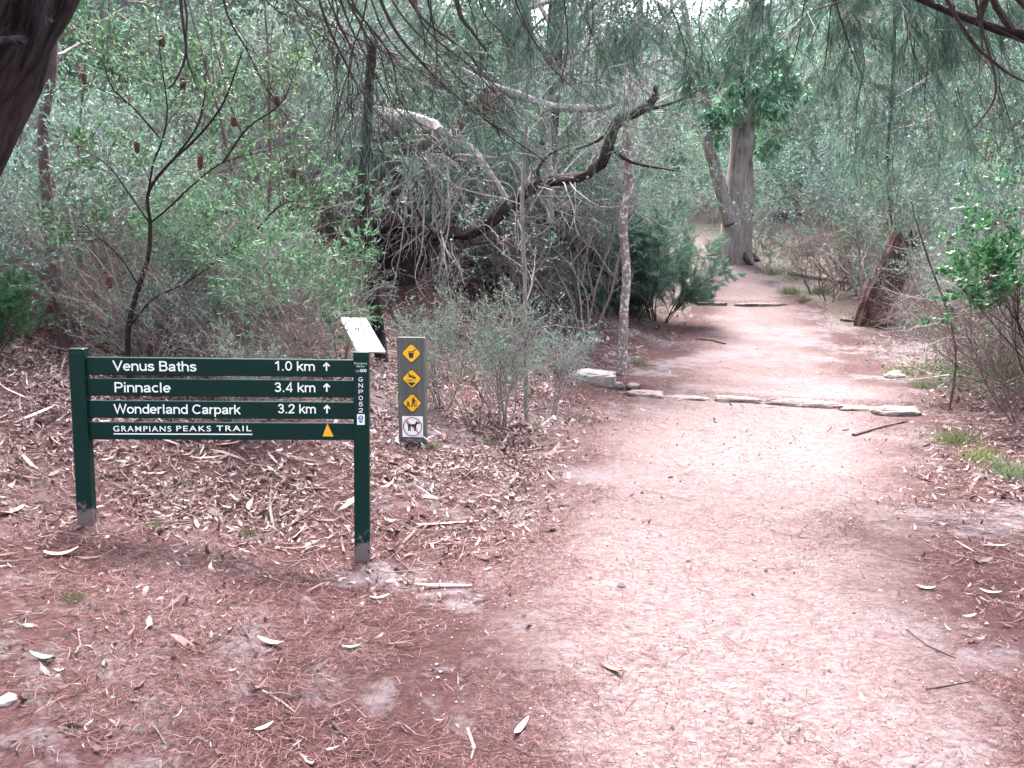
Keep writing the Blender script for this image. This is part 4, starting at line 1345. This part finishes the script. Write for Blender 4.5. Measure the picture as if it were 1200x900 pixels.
c_ = curve(pl([(540, 80), (575, 100), (610, 112), (640, 124), (672, 127), (705, 126), (730, 118)], Yd + .2), 5)
mb.tube(local(c_, o_), [2.5 * sc, 4 * sc, 5 * sc, 5 * sc, 4.5 * sc, 4 * sc, 2 * sc], 8, 0, True, .2, 3)
g = Grow(mb, rng, .16, -.01, .62, (3, 5), (20, 65), .2, .2, 4, 0, .4)
cc = local(c_, o_); dd = dirs(cc)
for i in range(3, len(cc), 1):
    sd = unit(np.cross(dd[i], rng.normal(0, 1, 3)))
    g.limb(cc[i], sd + dd[i] * .3, rng.uniform(.6, 1.7), .013, 2, 0)
c_ = curve(pl([(645, 262), (644, 200), (641, 125)], Yd + .5), 4)
mb.tube(local(c_, o_), [5 * sc, 4 * sc, 4 * sc], 8, 0)
mb.build("limb", M['dead'], t7, True)

# --- the banksia sapling behind the sign
Yd = 6.6
base = W(150, 415, Yd); base.z = float(H(base.x, base.y)) - .05
t8 = hero("banksia_sapling", base, "twiggy banksia sapling with forked stem and rusty cones behind the middle of the green sign", "tree")
mb = MB()
main = [[(150, 420), (151, 380), (163, 335), (174, 300), (176, 262), (174, 225), (200, 190), (232, 160), (262, 120), (284, 60)],
        [(175, 262), (196, 245), (228, 215), (262, 190), (306, 178), (352, 165)], [(174, 225), (180, 190), (190, 165), (196, 130), (190, 80), (182, 20)],
        [(163, 335), (140, 300), (112, 275), (96, 260)], [(200, 190), (230, 150), (240, 110), (242, 70)], [(176, 262), (150, 225), (128, 195), (96, 175)], [(190, 165), (160, 130), (130, 100), (120, 60)],
        [(262, 190), (290, 150), (330, 120), (350, 70)], [(154, 380), (180, 350), (220, 330), (262, 300), (300, 270)], [(300, 270), (330, 240), (360, 235)]]
cs = []
o_ = tuple(base)
for i, m_ in enumerate(main):
    c_ = local(curve([W(a, q_, Yd + .25 * math.sin(i * 1.7) * (j / len(m_))) for j, (a, q_) in enumerate(m_)], 5), o_)
    if i == 0: c_[0] = (0, 0, 0)
    mb.tube(c_, [.024, .018, .012, .006] if i == 0 else [.009, .007, .003], 7, 0, True, .1, i)
    cs.append(c_)
mb.build("trunk", M['bark_dark'], t8, True)
mb = MB(); g = Grow(mb, rng, .14, .04, .62, (3, 5), (25, 60), .2, .14, 4)
for i, c_ in enumerate(cs):
    k0 = int(len(c_) * (.45 if i == 0 else .3))
    g.spawn(list(c_[k0:]), list(dirs(c_)[k0:]), .62, .006, 2, 8, 12)
leaves(mb, g.P, g.D, .052, .019, rng, .6, .0, 1, 'oval')
mb.build("crown", [M['twig_dark'], M['lf_olive']], t8)
for px, py in ((190, 48), (235, 190), (324, 118), (98, 92), (160, 172), (345, 203), (349, 210), (274, 142), (128, 330), (214, 98)):
    p = local([W(px, py, Yd - .05)], o_)[0]
    mb = MB()
    hgt = rng.uniform(.08, .12)
    mb.tube([p + np.array([0, 0, -hgt * .5]), p + np.array([0, 0, -hgt * .35]), p, p + np.array([.004, 0, hgt * .35]), p + np.array([.005, 0, hgt * .5])], [.008, .02, .024, .02, .006], 10, 0, True, .25, px)
    mb.build("seed_cone", M['cone'], t8)


# ------------------------------------------------------------------ shrub and tree kinds, built once and copied
def proto_shrub(name, r, h, stems, depth, leaf, wood, lm, spread=.55, ratio=.62, nchild=(4, 6), trop=.06, wander=.13, r0=.016, leafn=10, t0=.25, dr=.0, sp=.7, part=("stem", "foliage"), sides=4, seg=.2):
    t = empty(name, (0, 0, -50))
    mw, ml = MB(), MB()
    g = Grow(mw, r, wander, trop, ratio, nchild, (25, 60), t0, seg, sides)
    for i in range(stems):
        a = r.uniform(0, 2 * math.pi)
        g.limb((math.cos(a) * .05 * stems / 4, math.sin(a) * .05 * stems / 4, -.06), (math.cos(a) * spread * r.uniform(.3, 1.2), math.sin(a) * spread * r.uniform(.3, 1.2), 1), h * r.uniform(.65, 1), r0 * r.uniform(.7, 1.1), depth, leafn)
    mw.build(part[0], M[wood], t, True)
    if leaf:
        leaves(ml, g.P, g.D, leaf[0], leaf[1], r, sp, dr, 0, leaf[2])
        ml.build(part[1], M[lm], t)
    return t


R2 = np.random.default_rng(21)
K = {}
K['tea'] = [proto_shrub("tea_tree_shrub", R2, 1.9, 6, 3, (.042, .013, 'oval'), 'twig', 'lf_grey', leafn=8, r0=.019) for _ in range(3)]
K['wattle'] = [proto_shrub("wattle_shrub", R2, 2.4, 4, 3, (.085, .018, 'oval'), 'twig', 'lf_green', leafn=9, spread=.45) for _ in range(2)]
K['grey'] = [proto_shrub("grey_shrub", R2, 2.6, 5, 3, (.058, .019, 'oval'), 'twig', 'lf_grey', leafn=11, spread=.4) for _ in range(2)]
K['bare'] = [proto_shrub("bare_shrub", R2, 1.5, 9, 3, (.02, .006, 'oval'), 'twig_brown', 'lf_olive', leafn=1, spread=.8, ratio=.66, wander=.2, trop=.02, r0=.011) for _ in range(3)]
K['snag'] = [proto_shrub("leafless_shrub", R2, 2.0, 6, 3, None, 'dead', None, leafn=0, spread=.7, ratio=.64, wander=.24, trop=-.01, r0=.012, nchild=(3, 5)) for _ in range(2)]
K['pole'] = [proto_shrub("pole_sapling", R2, 4.2, 2, 2, (.05, .015, 'oval'), 'bark_brown', 'lf_grey', leafn=5, spread=.16, ratio=.3, wander=.07, r0=.026, t0=.4, part=("stem", "foliage")) for _ in range(2)]
K['needle'] = [proto_shrub("needle_shrub", R2, 1.7, 12, 2, (.085, .0028, 'needle'), 'twig_dark', 'needle_bush', leafn=115, spread=.6, ratio=.5, nchild=(8, 10), r0=.012, sp=.5, t0=.1) for _ in range(2)]
K['gum'] = []
for q_ in range(4):
    t = empty("gum_tree", (0, 0, -50))
    hgt = R2.uniform(8, 11)
    mw, ml = MB(), MB()
    lean = R2.normal(0, .5, 2)
    c_ = curve([(0, 0, -.2), (lean[0] * .2, lean[1] * .2, hgt * .3), (lean[0] * .7 + R2.normal(0, .2), lean[1], hgt * .65), (lean[0] * 1.5, lean[1] * 1.5, hgt)], 5)
    mw.tube(c_, [.20, .15, .10, .03], 9, 0, True, .1, q_)
    g = Grow(mw, R2, .13, .04, .58, (4, 5), (25, 60), .25, .5, 4)
    dd = dirs(c_)
    for i in np.linspace(len(c_) * .22, len(c_) - 1, 18):
        i = int(i)
        sd = unit(np.cross(dd[i], R2.normal(0, 1, 3)))
        g.limb(c_[i], sd + dd[i] * .7, R2.uniform(1.4, 2.6) * (1.2 - .5 * i / len(c_)), .045, 3, 7)
    mw.build("trunk", M['bark_brown' if q_ % 2 else 'bark_grey'], t, True)
    leaves(ml, g.P, g.D, .13, .035, R2, .8, .35, 0, 'long' if q_ < 1 else 'oval')
    ml.build("crown", M['lf_grey' if q_ % 2 else 'lf_green'], t)
    K['gum'].append(t)
K['oak'] = []
for q_ in range(2):
    t = empty("sheoak_tree", (0, 0, -50))
    hgt = 7.5
    mw, ml = MB(), MB()
    c_ = curve([(0, 0, -.2), (.1, .1, 2), (.3, -.1, 4.5), (.2, .1, hgt)], 5)
    mw.tube(c_, [.13, .10, .07, .02], 8, 0, True, .1, q_ + 60)
    g = Grow(mw, R2, .12, -.02, .55, (4, 6), (25, 60), .2, .4, 4)
    dd = dirs(c_)
    for i in np.linspace(4, len(c_) - 1, 17):
        i = int(i); sd = unit(np.cross(dd[i], R2.normal(0, 1, 3)))
        g.limb(c_[i], sd + dd[i] * .8, R2.uniform(1.2, 2.2), .03, 2, 45)
    mw.build("trunk", M['bark_dark'], t, True)
    leaves(ml, g.P, g.D, .26, .006, R2, .4, .7, 0, 'needle')
    ml.build("crown", M['needle_bush'], t)
    K['oak'].append(t)
USED = set()


def place(kindname, x, y, s, label, cat, group=None, rz=None, v=None):
    pr = K[kindname][int(rng.integers(len(K[kindname]))) if v is None else v]
    if pr.name in USED: o = copy_tree(pr)
    else:
        o = pr; USED.add(pr.name)
    o.location = (x, y, float(H(x, y)))
    o.rotation_euler = (0, 0, rng.uniform(0, 6.28) if rz is None else rz)
    o.scale = (s, s, s * rng.uniform(.9, 1.12))
    tag(o, label, cat, group)
    return o


# named individuals ------------------------------------------------
def at(px, py): g = G(px, py); return g.x, g.y
x, y = at(765, 388)
place('needle', x - .45, y + .6, 1.5, "dense rounded fine-needled green bush beside the narrowing path", "bush")
place('needle', x + .35, y + 1.3, 1.3, "lower feathery green bush leaning over the left edge of the far path", "bush")
x, y = at(640, 372)
place('needle', x - .2, y + 1.6, 1.35, "grey green feathery bush under the curving black branch", "bush")
place('needle', x + 1.0, y + 2.4, 1.5, "tall feathery bush between the dark trunk and the pale lichen trunk", "bush")
x, y = at(2, 425)
place('needle', x - .1, y, .42, "small bright feathery bush at the left edge behind the sign", "bush")
for px, py, s, lab in ((972, 352, 1.4, "multi-stemmed bare brown shrub left of the leaning red stump"), (958, 345, 1.3, "thin bare shrub above the fallen pale log"), (1150, 440, 1.15, "tangled bare brown shrub over the green ferny herbs"),
                       (1140, 428, .8, "low tangle of bare twigs right of the leaning red stump"), (1195, 450, 1.3, "bare tangled shrub at the right edge of the view")):
    x, y = at(px, py); place('bare', x, y, s, lab, "shrub")
for px, py, s, lab in ((1078, 372, 1.0, "brown bare shrub close behind the right side of the red stump"), (1100, 388, .9, "bare brown shrub between the red stump and the curving thin stem"), (1180, 425, 1.0, "dense brown bare shrub below the bright green leafy one"),
                       (1165, 400, 1.1, "brown twiggy shrub behind the bright green leafy one"), (1010, 345, 1.1, "thin dark-stemmed shrub just left behind the red stump")):
    x, y = at(px, py); place('bare', x, y, s, lab, "shrub")
for px, py, s, lab in ((560, 505, .55, "sparse small-leaved seedling right beside the warning bollard"), (590, 500, .62, "sparse twiggy small-leaved shrub at the foot of the thin bare stem"), (645, 480, .5, "little grey-leaved shrub at the left edge of the path"),
                       (520, 480, .5, "low sparse shrub behind the warning bollard"), (400, 430, .6, "leafy low shrub below the white information panel")):
    x, y = at(px, py); place('tea', x, y, s, lab, "shrub")
for px, py, s, kn, lab in ((893, 318, .75, 'tea', "small shrub at the right foot of the old gum"), (916, 327, .6, 'wattle', "low green shrub between the old gum and the fallen pale log"), (878, 303, .8, 'grey', "grey shrub tucked behind the right side of the old gum")):
    x, y = at(px, py); place(kn, x + .3, y + .4, s, lab, "shrub")
# the leafy bright shrub at the right edge
t = proto_shrub("glossy_shrub", R2, 2.0, 6, 3, (.075, .034, 'oval'), 'twig_dark', 'lf_bright', leafn=8, spread=.5, t0=.5)
x, y = at(1190, 420); y_ = 8.2
t.location = (W(1240, 400, y_).x, y_, float(H(W(1240, 400, y_).x, y_)))
tag(t, "bright green glossy leaved shrub at the right edge of the view", "shrub")

# shrubs over the slope ----------------------------------------------
def free(x, y):
    px, py = project(x, y, float(H(x, y)) + .5)
    if abs(x - float(pc(y))) < float(ph(y)) + .55: return False
    for a_, b_, ymax in ((30, 85, 7.6), (395, 620, 13.8), (600, 745, 12.6), (995, 1070, 17.2), (745, 905, 26), (810, 935, 31), (135, 185, 6.9)):
        if a_ - (500 if a_ != 995 else 1050) / y < px < b_ + (500 if a_ != 995 else 1050) / y and y < ymax: return False
    return True


LAB = {'pole': ("slim reddish brown pole sapling", "tree"), 'snag': ("leafless pale grey twiggy shrub", "shrub"), 'tea': ("tea tree shrub with tiny grey-green leaves", "shrub"), 'wattle': ("narrow-leaved green wattle shrub", "shrub"), 'grey': ("tall loose grey-leaved shrub", "shrub"),
       'bare': ("mostly leafless brown twiggy shrub", "shrub"), 'needle': ("feathery needle-leaved shrub", "shrub"), 'gum': ("slim gum tree", "tree"), 'oak': ("drooping sheoak tree", "tree")}


def zone(x, y):
    px, _ = project(x, y, float(H(x, y)) + 1)
    a = "behind the left of the sign" if px < 240 else "behind the right of the sign" if px < 470 else "around the broken tree" if px < 640 else \
        "left of the far path" if px < 830 else "behind the old gum" if px < 960 else "behind the red stump" if px < 1090 else "at the right of the view"
    b = ", nearer" if y < 11 else ", midway" if y < 18 else ", far back"
    return a + b


def scatter_kind(n, kinds, probs, xr, yr, smin, smax, mind, taken, cond=None):
    c = 0; tries = 0
    while c < n and tries < n * 60:
        tries += 1
        y = rng.uniform(*yr); lo, hi = xr(y)
        x = rng.uniform(lo, hi)
        if not free(x, y): continue
        if cond and not cond(x, y): continue
        if any((x - a) ** 2 + (y - b_) ** 2 < mind ** 2 for a, b_ in taken): continue
        taken.append((x, y))
        kn = str(rng.choice(kinds, p=probs))
        d_, cat = LAB[kn]; z_ = zone(x, y)
        place(kn, x, y, rng.uniform(smin, smax), d_ + " " + z_, cat, ("trees " if cat == "tree" else "shrubs ") + z_.replace(",", ""))
        c += 1


taken = []
# left slope
scatter_kind(22, ['bare'], [1], lambda y: (-.68 * y, -.75), (6.0, 9.5), .5, .85, .35, [], lambda x, y: y > 6.6 or x < -1.7)
scatter_kind(26, ['tea', 'bare', 'grey', 'snag'], [.4, .3, .15, .15], lambda y: (-.66 * y, -.8), (5.7, 8.2), .35, .65, .42, [], lambda x, y: y > 6.2 or x < -1.6)
scatter_kind(40, ['tea', 'grey', 'bare', 'wattle'], [.4, .3, .15, .15], lambda y: (-.72 * y, float(pc(y) - ph(y)) - 1.2), (7.0, 11), .6, 1.0, .7, taken, lambda x, y: x < -1.2 or y > 9.5)
scatter_kind(60, ['tea', 'grey', 'bare', 'wattle', 'needle'], [.35, .25, .12, .2, .08], lambda y: (-.75 * y, float(pc(y) - ph(y)) - .8), (11, 19), .8, 1.4, .9, taken)
scatter_kind(80, ['tea', 'grey', 'wattle', 'needle'], [.3, .3, .28, .12], lambda y: (-.75 * y, float(pc(y) - ph(y)) - 1.0), (17, 40), 1.1, 2.0, 1.3, taken)
scatter_kind(34, ['snag'], [1], lambda y: (-.7 * y, float(pc(y) - ph(y)) - 1), (8.6, 17), .7, 1.4, .6, [])
scatter_kind(10, ['snag'], [1], lambda y: (float(pc(y) + ph(y)) + .9, .7 * y), (9, 18), .7, 1.2, .6, [])
scatter_kind(26, ['pole'], [1], lambda y: (-.7 * y, float(pc(y) - ph(y)) - 1), (7.4, 16), .7, 1.2, .7, [])
scatter_kind(10, ['pole'], [1], lambda y: (float(pc(y) + ph(y)) + 1.2, .7 * y), (12, 22), .7, 1.1, .8, [])
# right of the path
scatter_kind(34, ['bare', 'tea', 'grey'], [.72, .18, .10], lambda y: (float(pc(y) + ph(y)) + .9, .74 * y + .5), (8.5, 15), .7, 1.2, .7, taken)
scatter_kind(50, ['bare', 'tea', 'grey', 'wattle'], [.3, .25, .25, .2], lambda y: (float(pc(y) + ph(y)) + 1.0, .75 * y), (15, 38), .9, 1.7, 1.2, taken)
scatter_kind(60, ['tea', 'grey', 'wattle', 'needle'], [.25, .35, .3, .1], lambda y: (2, .62 * y), (26, 46), 1.2, 2.2, 1.1, taken, lambda x, y: y > 30.5 or x > float(pc(y)) + 2.0)
# trees
taken = []
scatter_kind(56, ['gum', 'oak'], [.85, .15], lambda y: (-.8 * y, .8 * y), (15, 48), .75, 1.25, 2.3, taken, lambda x, y: (abs(x - float(pc(min(y, 30)))) > 4.8) and not (-4 < x < 1.5 and y < 17))

for x, y, s_, lab in ((7.8, 9.8, 1.5, "tall gum tree added out of frame right of the step, its crown shading the path"), (-5.4, 5.0, 1.4, "tall gum tree added out of frame left of the green sign to shade the clearing"),
                      (5.4, 2.2, 1.4, "tall gum tree added out of frame at the near right to shade the path"), (-2.6, -1.6, 1.4, "tall gum tree added behind the view to shade the near left clearing"), (2.6, -2.4, 1.4, "tall gum tree added behind the view to shade the near end of the path")):
    place('gum', x, y, s_, lab, "tree")  # gums added around the frame so their crowns shade the clearing and path

# the wooded hill beyond, one mass
n = 16000
fx = rng.uniform(-60, 60, n); fy = rng.uniform(42, 95, n)
mb = MB()
hh = rng.uniform(.2, 1, n) ** .6 * (3 + 8 * fbm(fx * .12, fy * .12, 3, 91))
P = np.stack([fx, fy, H(fx, fy) + hh], -1)
PP = (P[:, None, :] + rng.normal(0, .7, (n, 9, 3))).reshape(-1, 3)
leaves(mb, PP, rng.normal(0, 1, (len(PP), 3)), .55, .22, rng, 1, .2, 0, 'oval')
kind(mb.build("far_woods", M['lf_grey']), 'stuff')['label'] = "grey-green woodland covering the hill beyond the path"

# logs
for pts, r_, lab, mt in (([(925, 322), (955, 327), (990, 333), (1010, 336)], .09, "pale fallen log lying right of the path below the old gum", 'dead'),
                         ([(985, 376), (1010, 378), (1040, 388)], .035, "dark stick lying at the foot of the leaning red stump", 'bark_brown'),
                         ([(1000, 512), (1030, 503), (1062, 495)], .022, "crooked brown stick at the right edge of the path", 'bark_brown'),
                         ([(850, 404), (835, 400), (815, 398)], .02, "dark stick lying across the path beyond the step", 'bark_dark')):
    g3 = [G(*p) for p in pts]
    o_ = g3[0]
    mb = MB(); mb.tube([Vector(p) - o_ + Vector((0, 0, r_ * .7)) for p in g3], [r_, r_ * .9, r_ * .6], 8, 0, True, .15, 1)
    o = mb.build("fallen_log" if r_ > .05 else "fallen_stick", M[mt], None, True)
    o.location = o_
    tag(o, lab, "log" if r_ > .05 else "stick")


# ------------------------------------------------------------------ low plants
def tuft_mesh(name, r, n, L, w, spread, mat):
    mb = MB()
    P = np.stack([r.normal(0, spread, n), r.normal(0, spread, n), np.zeros(n)], -1)
    D = np.stack([r.normal(0, .5, n), r.normal(0, .5, n), np.ones(n)], -1)
    leaves(mb, P, D, L, w, r, .2, .0, 0, 'needle')
    return mb.build(name, mat)


tp = [tuft_mesh("grass_tuft", R2, 150, .10, .003, .05, M['grass']), tuft_mesh("grass_tuft", R2, 240, .16, .004, .09, M['grass'])]
tu = [False, False]
tl = [(290, 630, 0, "pale green grass patch between the sign posts, nearer the camera"), (318, 610, 0, "thin grass tuft below the middle of the sign"), (185, 620, 0, "grass tuft right of the left sign post"),
      (575, 523, 0, "grass tuft in front of the thin bare stem"), (508, 526, 0, "grass wisp at the foot of the warning bollard"), (88, 706, 0, "wispy tuft in the near left litter"),
      (1150, 540, 1, "grass tuft at the right edge of the path"), (1120, 520, 1, "broad grass tuft below the ferny herbs"), (1185, 560, 1, "grass tuft at the right edge of the view"),
      (748, 428, 1, "green tuft at the foot of the pale lichen trunk"), (905, 322, 1, "green tuft at the foot of the old gum"), (940, 352, 1, "green grass right of the far step"), (925, 345, 1, "grass tuft behind the far step"),
      (1050, 440, 1, "green tuft left of the ferny herbs"), (1080, 455, 1, "green tuft beside the step's right end"), (655, 500, 0, "little tuft at the left edge of the path"), (900, 300, 1, "tuft behind the old gum roots"), (960, 345, 1, "tuft in front of the fallen pale log")]
for px, py, v_, lab in tl:
    g = G(px, py)
    o = tp[v_] if not tu[v_] else tp[v_].copy()
    if tu[v_]: COL.objects.link(o)
    tu[v_] = True
    o.location = g; o.rotation_euler = (0, 0, rng.uniform(0, 6)); s = rng.uniform(.8, 1.2) * (1.4 if g.y > 14 else .6 if v_ == 0 else 1); o.scale = (s, s, s)
    tag(o, lab, "grass tuft", "grass tufts")
# ferny herbs at the right
for px, py, s, lab in ((1150, 470, 1.7, "bright ferny herb under the tangled bare shrub"), (1188, 462, 1.5, "ferny herb at the right edge of the view"), (1120, 458, 1.2, "smaller ferny herb left of the brightest one"), (1072, 446, 1.1, "pale green herb at the right edge of the step"), (925, 328, 1.6, "yellowish leafy plant beside the old gum"), (385, 372, 1.2, "yellow green leafy plant left of the information panel")):
    g = G(px, py)
    t = empty("ferny_herb", g, 0, lab, "herb")
    mb = MB(); gg = Grow(mb, rng, .1, .0, .5, (8, 10), (40, 65), .15, .06, 3)
    for a_ in np.linspace(0, 6.28, 9):
        gg.limb((0, 0, 0), (math.cos(a_) * .7, math.sin(a_) * .7, .8), .42 * s * rng.uniform(.7, 1.1), .003, 1, 12)
    leaves(mb, gg.P, gg.D, .028 * s, .008 * s, rng, .6, 0, 1, 'oval')
    mb.build("fronds", [M['grass'], M['lf_bright']], t)
# creeping weeds at near left (uncountable)
n = 170
wx = rng.normal(-1.75, .35, n); wy = rng.normal(2.85, .35, n)
mb = MB()
P = np.stack([wx, wy, H(wx, wy) + .012], -1)
leaves(mb, P, np.stack([rng.normal(0, 1, n), rng.normal(0, 1, n), rng.uniform(0, .4, n)], -1), .018, .013, rng, .2, 0, 0, 'oval')
tag(kind(mb.build("creeping_weeds", M['lf_olive']), 'stuff'), "small round green weeds creeping over the near left ground", "weeds")


# ------------------------------------------------------------------ single fallen leaves, bark and sticks
def one_leaf(px, py, L, w, rot, col, lab, name="fallen_leaf", curl=.3, cat="leaf"):
    g = G(px, py)
    n = 9
    mb = MB()
    tt = np.linspace(0, 1, n)
    wv = w * .5 * np.sin(np.pi * np.clip(tt * .94 + .03, 0, 1)) ** (.7 if cat == "leaf" else .25)
    cx = (tt - .5) * L; cyv = .12 * L * np.sin(tt * 2.4); cz = .012 + curl * L * .5 * (2 * tt - 1) ** 2
    rows = [np.stack([cx, cyv + s_ * wv, cz + (0 if s_ == 0 else curl * w * .5)], -1) for s_ in (-1, 0, 1)]
    th = .002
    v = np.concatenate(rows + [q_ - np.array([0, 0, th]) for q_ in rows])
    f = []
    for r_ in range(2):
        for i in range(n - 1):
            f.append((r_ * n + i, r_ * n + i + 1, (r_ + 1) * n + i + 1, (r_ + 1) * n + i))
            f.append((3 * n + (r_ + 1) * n + i, 3 * n + (r_ + 1) * n + i + 1, 3 * n + r_ * n + i + 1, 3 * n + r_ * n + i))
    mb.add(v, f)
    key = "single_" + col
    if key not in M:
        c_ = {'green': (.16, .28, .20), 'pink': (.62, .34, .31), 'red': (.42, .12, .10), 'pale': (.62, .52, .50), 'tan': (.42, .26, .23), 'grey': (.45, .40, .40)}[col]
        M[key] = bark_mat(key, tuple(x * .7 for x in c_), c_, 30, 1, .2, None, .6)
    o = mb.build(name, M[key], None, True)
    o.location = g; o.rotation_euler = (0, 0, math.radians(rot))
    tag(o, lab, cat)
    return o


one_leaf(48, 776, .13, .028, -25, 'green', "long curved green leaf on the near left ground")
one_leaf(412, 763, .09, .022, 5, 'green', "pale green leaf on the bare sandy patch in front of the sign")
one_leaf(715, 791, .12, .028, -48, 'red', "red gum leaf lying on the pale path")
one_leaf(613, 862, .12, .025, 60, 'grey', "pale grey leaf on the near path edge")
one_leaf(72, 655, .16, .05, 22, 'pink', "pink curl of bark in front of the left sign post", "bark_piece", .35, "bark")
one_leaf(15, 606, .15, .05, 60, 'pink', "pale pink bark curl at the left edge of the clearing", "bark_piece", .35, "bark")
one_leaf(316, 760, .14, .03, -28, 'pink', "twisted pinkish leaf below the bare sandy patch")
one_leaf(445, 704, .10, .024, 15, 'pale', "pale leaf just in front of the right sign post")
one_leaf(310, 858, .07, .02, 40, 'pale', "small whitish leaf on the near needle mat")
one_leaf(1085, 694, .09, .03, -20, 'pale', "pale leaf on the dark shaded right edge of the path")
one_leaf(1160, 699, .10, .03, -30, 'pale', "pale curled leaf farthest right on the shaded edge of the path")
one_leaf(520, 692, .30, .03, -8, 'tan', "long strip of reddish bark right of the right sign post", "bark_piece", .08, "bark")
one_leaf(525, 618, .42, .035, 6, 'tan', "long dark-edged bark strip right behind the right sign post", "bark_piece", .06, "bark")
one_leaf(255, 524, .30, .05, 12, 'tan', "broad curved bark piece under the sign boards", "bark_piece", .12, "bark")
for pts, r_, mt, lab in (([(308, 812), (330, 826), (346, 838)], .004, 'twig', "thin grey twig on the near ground"), ([(390, 850), (400, 862), (408, 868)], .006, 'twig_dark', "short dark twig on the near needle mat"), ([(548, 860), (556, 880), (552, 895)], .006, 'twig', "bent grey twig at the bottom of the view"),
                         ([(1062, 740), (1085, 758), (1120, 775)], .004, 'twig_dark', "thin dark twig on the right of the path"), ([(1085, 812), (1110, 808), (1140, 802)], .004, 'twig_dark', "dark curved twig low on the right of the path"), ([(1082, 525), (1100, 516), (1118, 508)], .012, 'bark_brown', "brown stick at the right path edge")):
    g3 = [G(*p) for p in pts]
    o_ = g3[0]
    mb = MB(); mb.tube([Vector(p) - o_ + Vector((0, 0, r_ + .004)) for p in g3], [r_, r_, r_ * .5], 6)
    o = mb.build("fallen_twig", M[mt]); o.location = o_
    tag(o, lab, "twig")
for o in list(S.objects):                                          # kinds never placed
    if o.type == 'EMPTY' and o.parent is None and 'label' not in o:
        for c_ in list(o.children): bpy.data.objects.remove(c_)
        bpy.data.objects.remove(o)
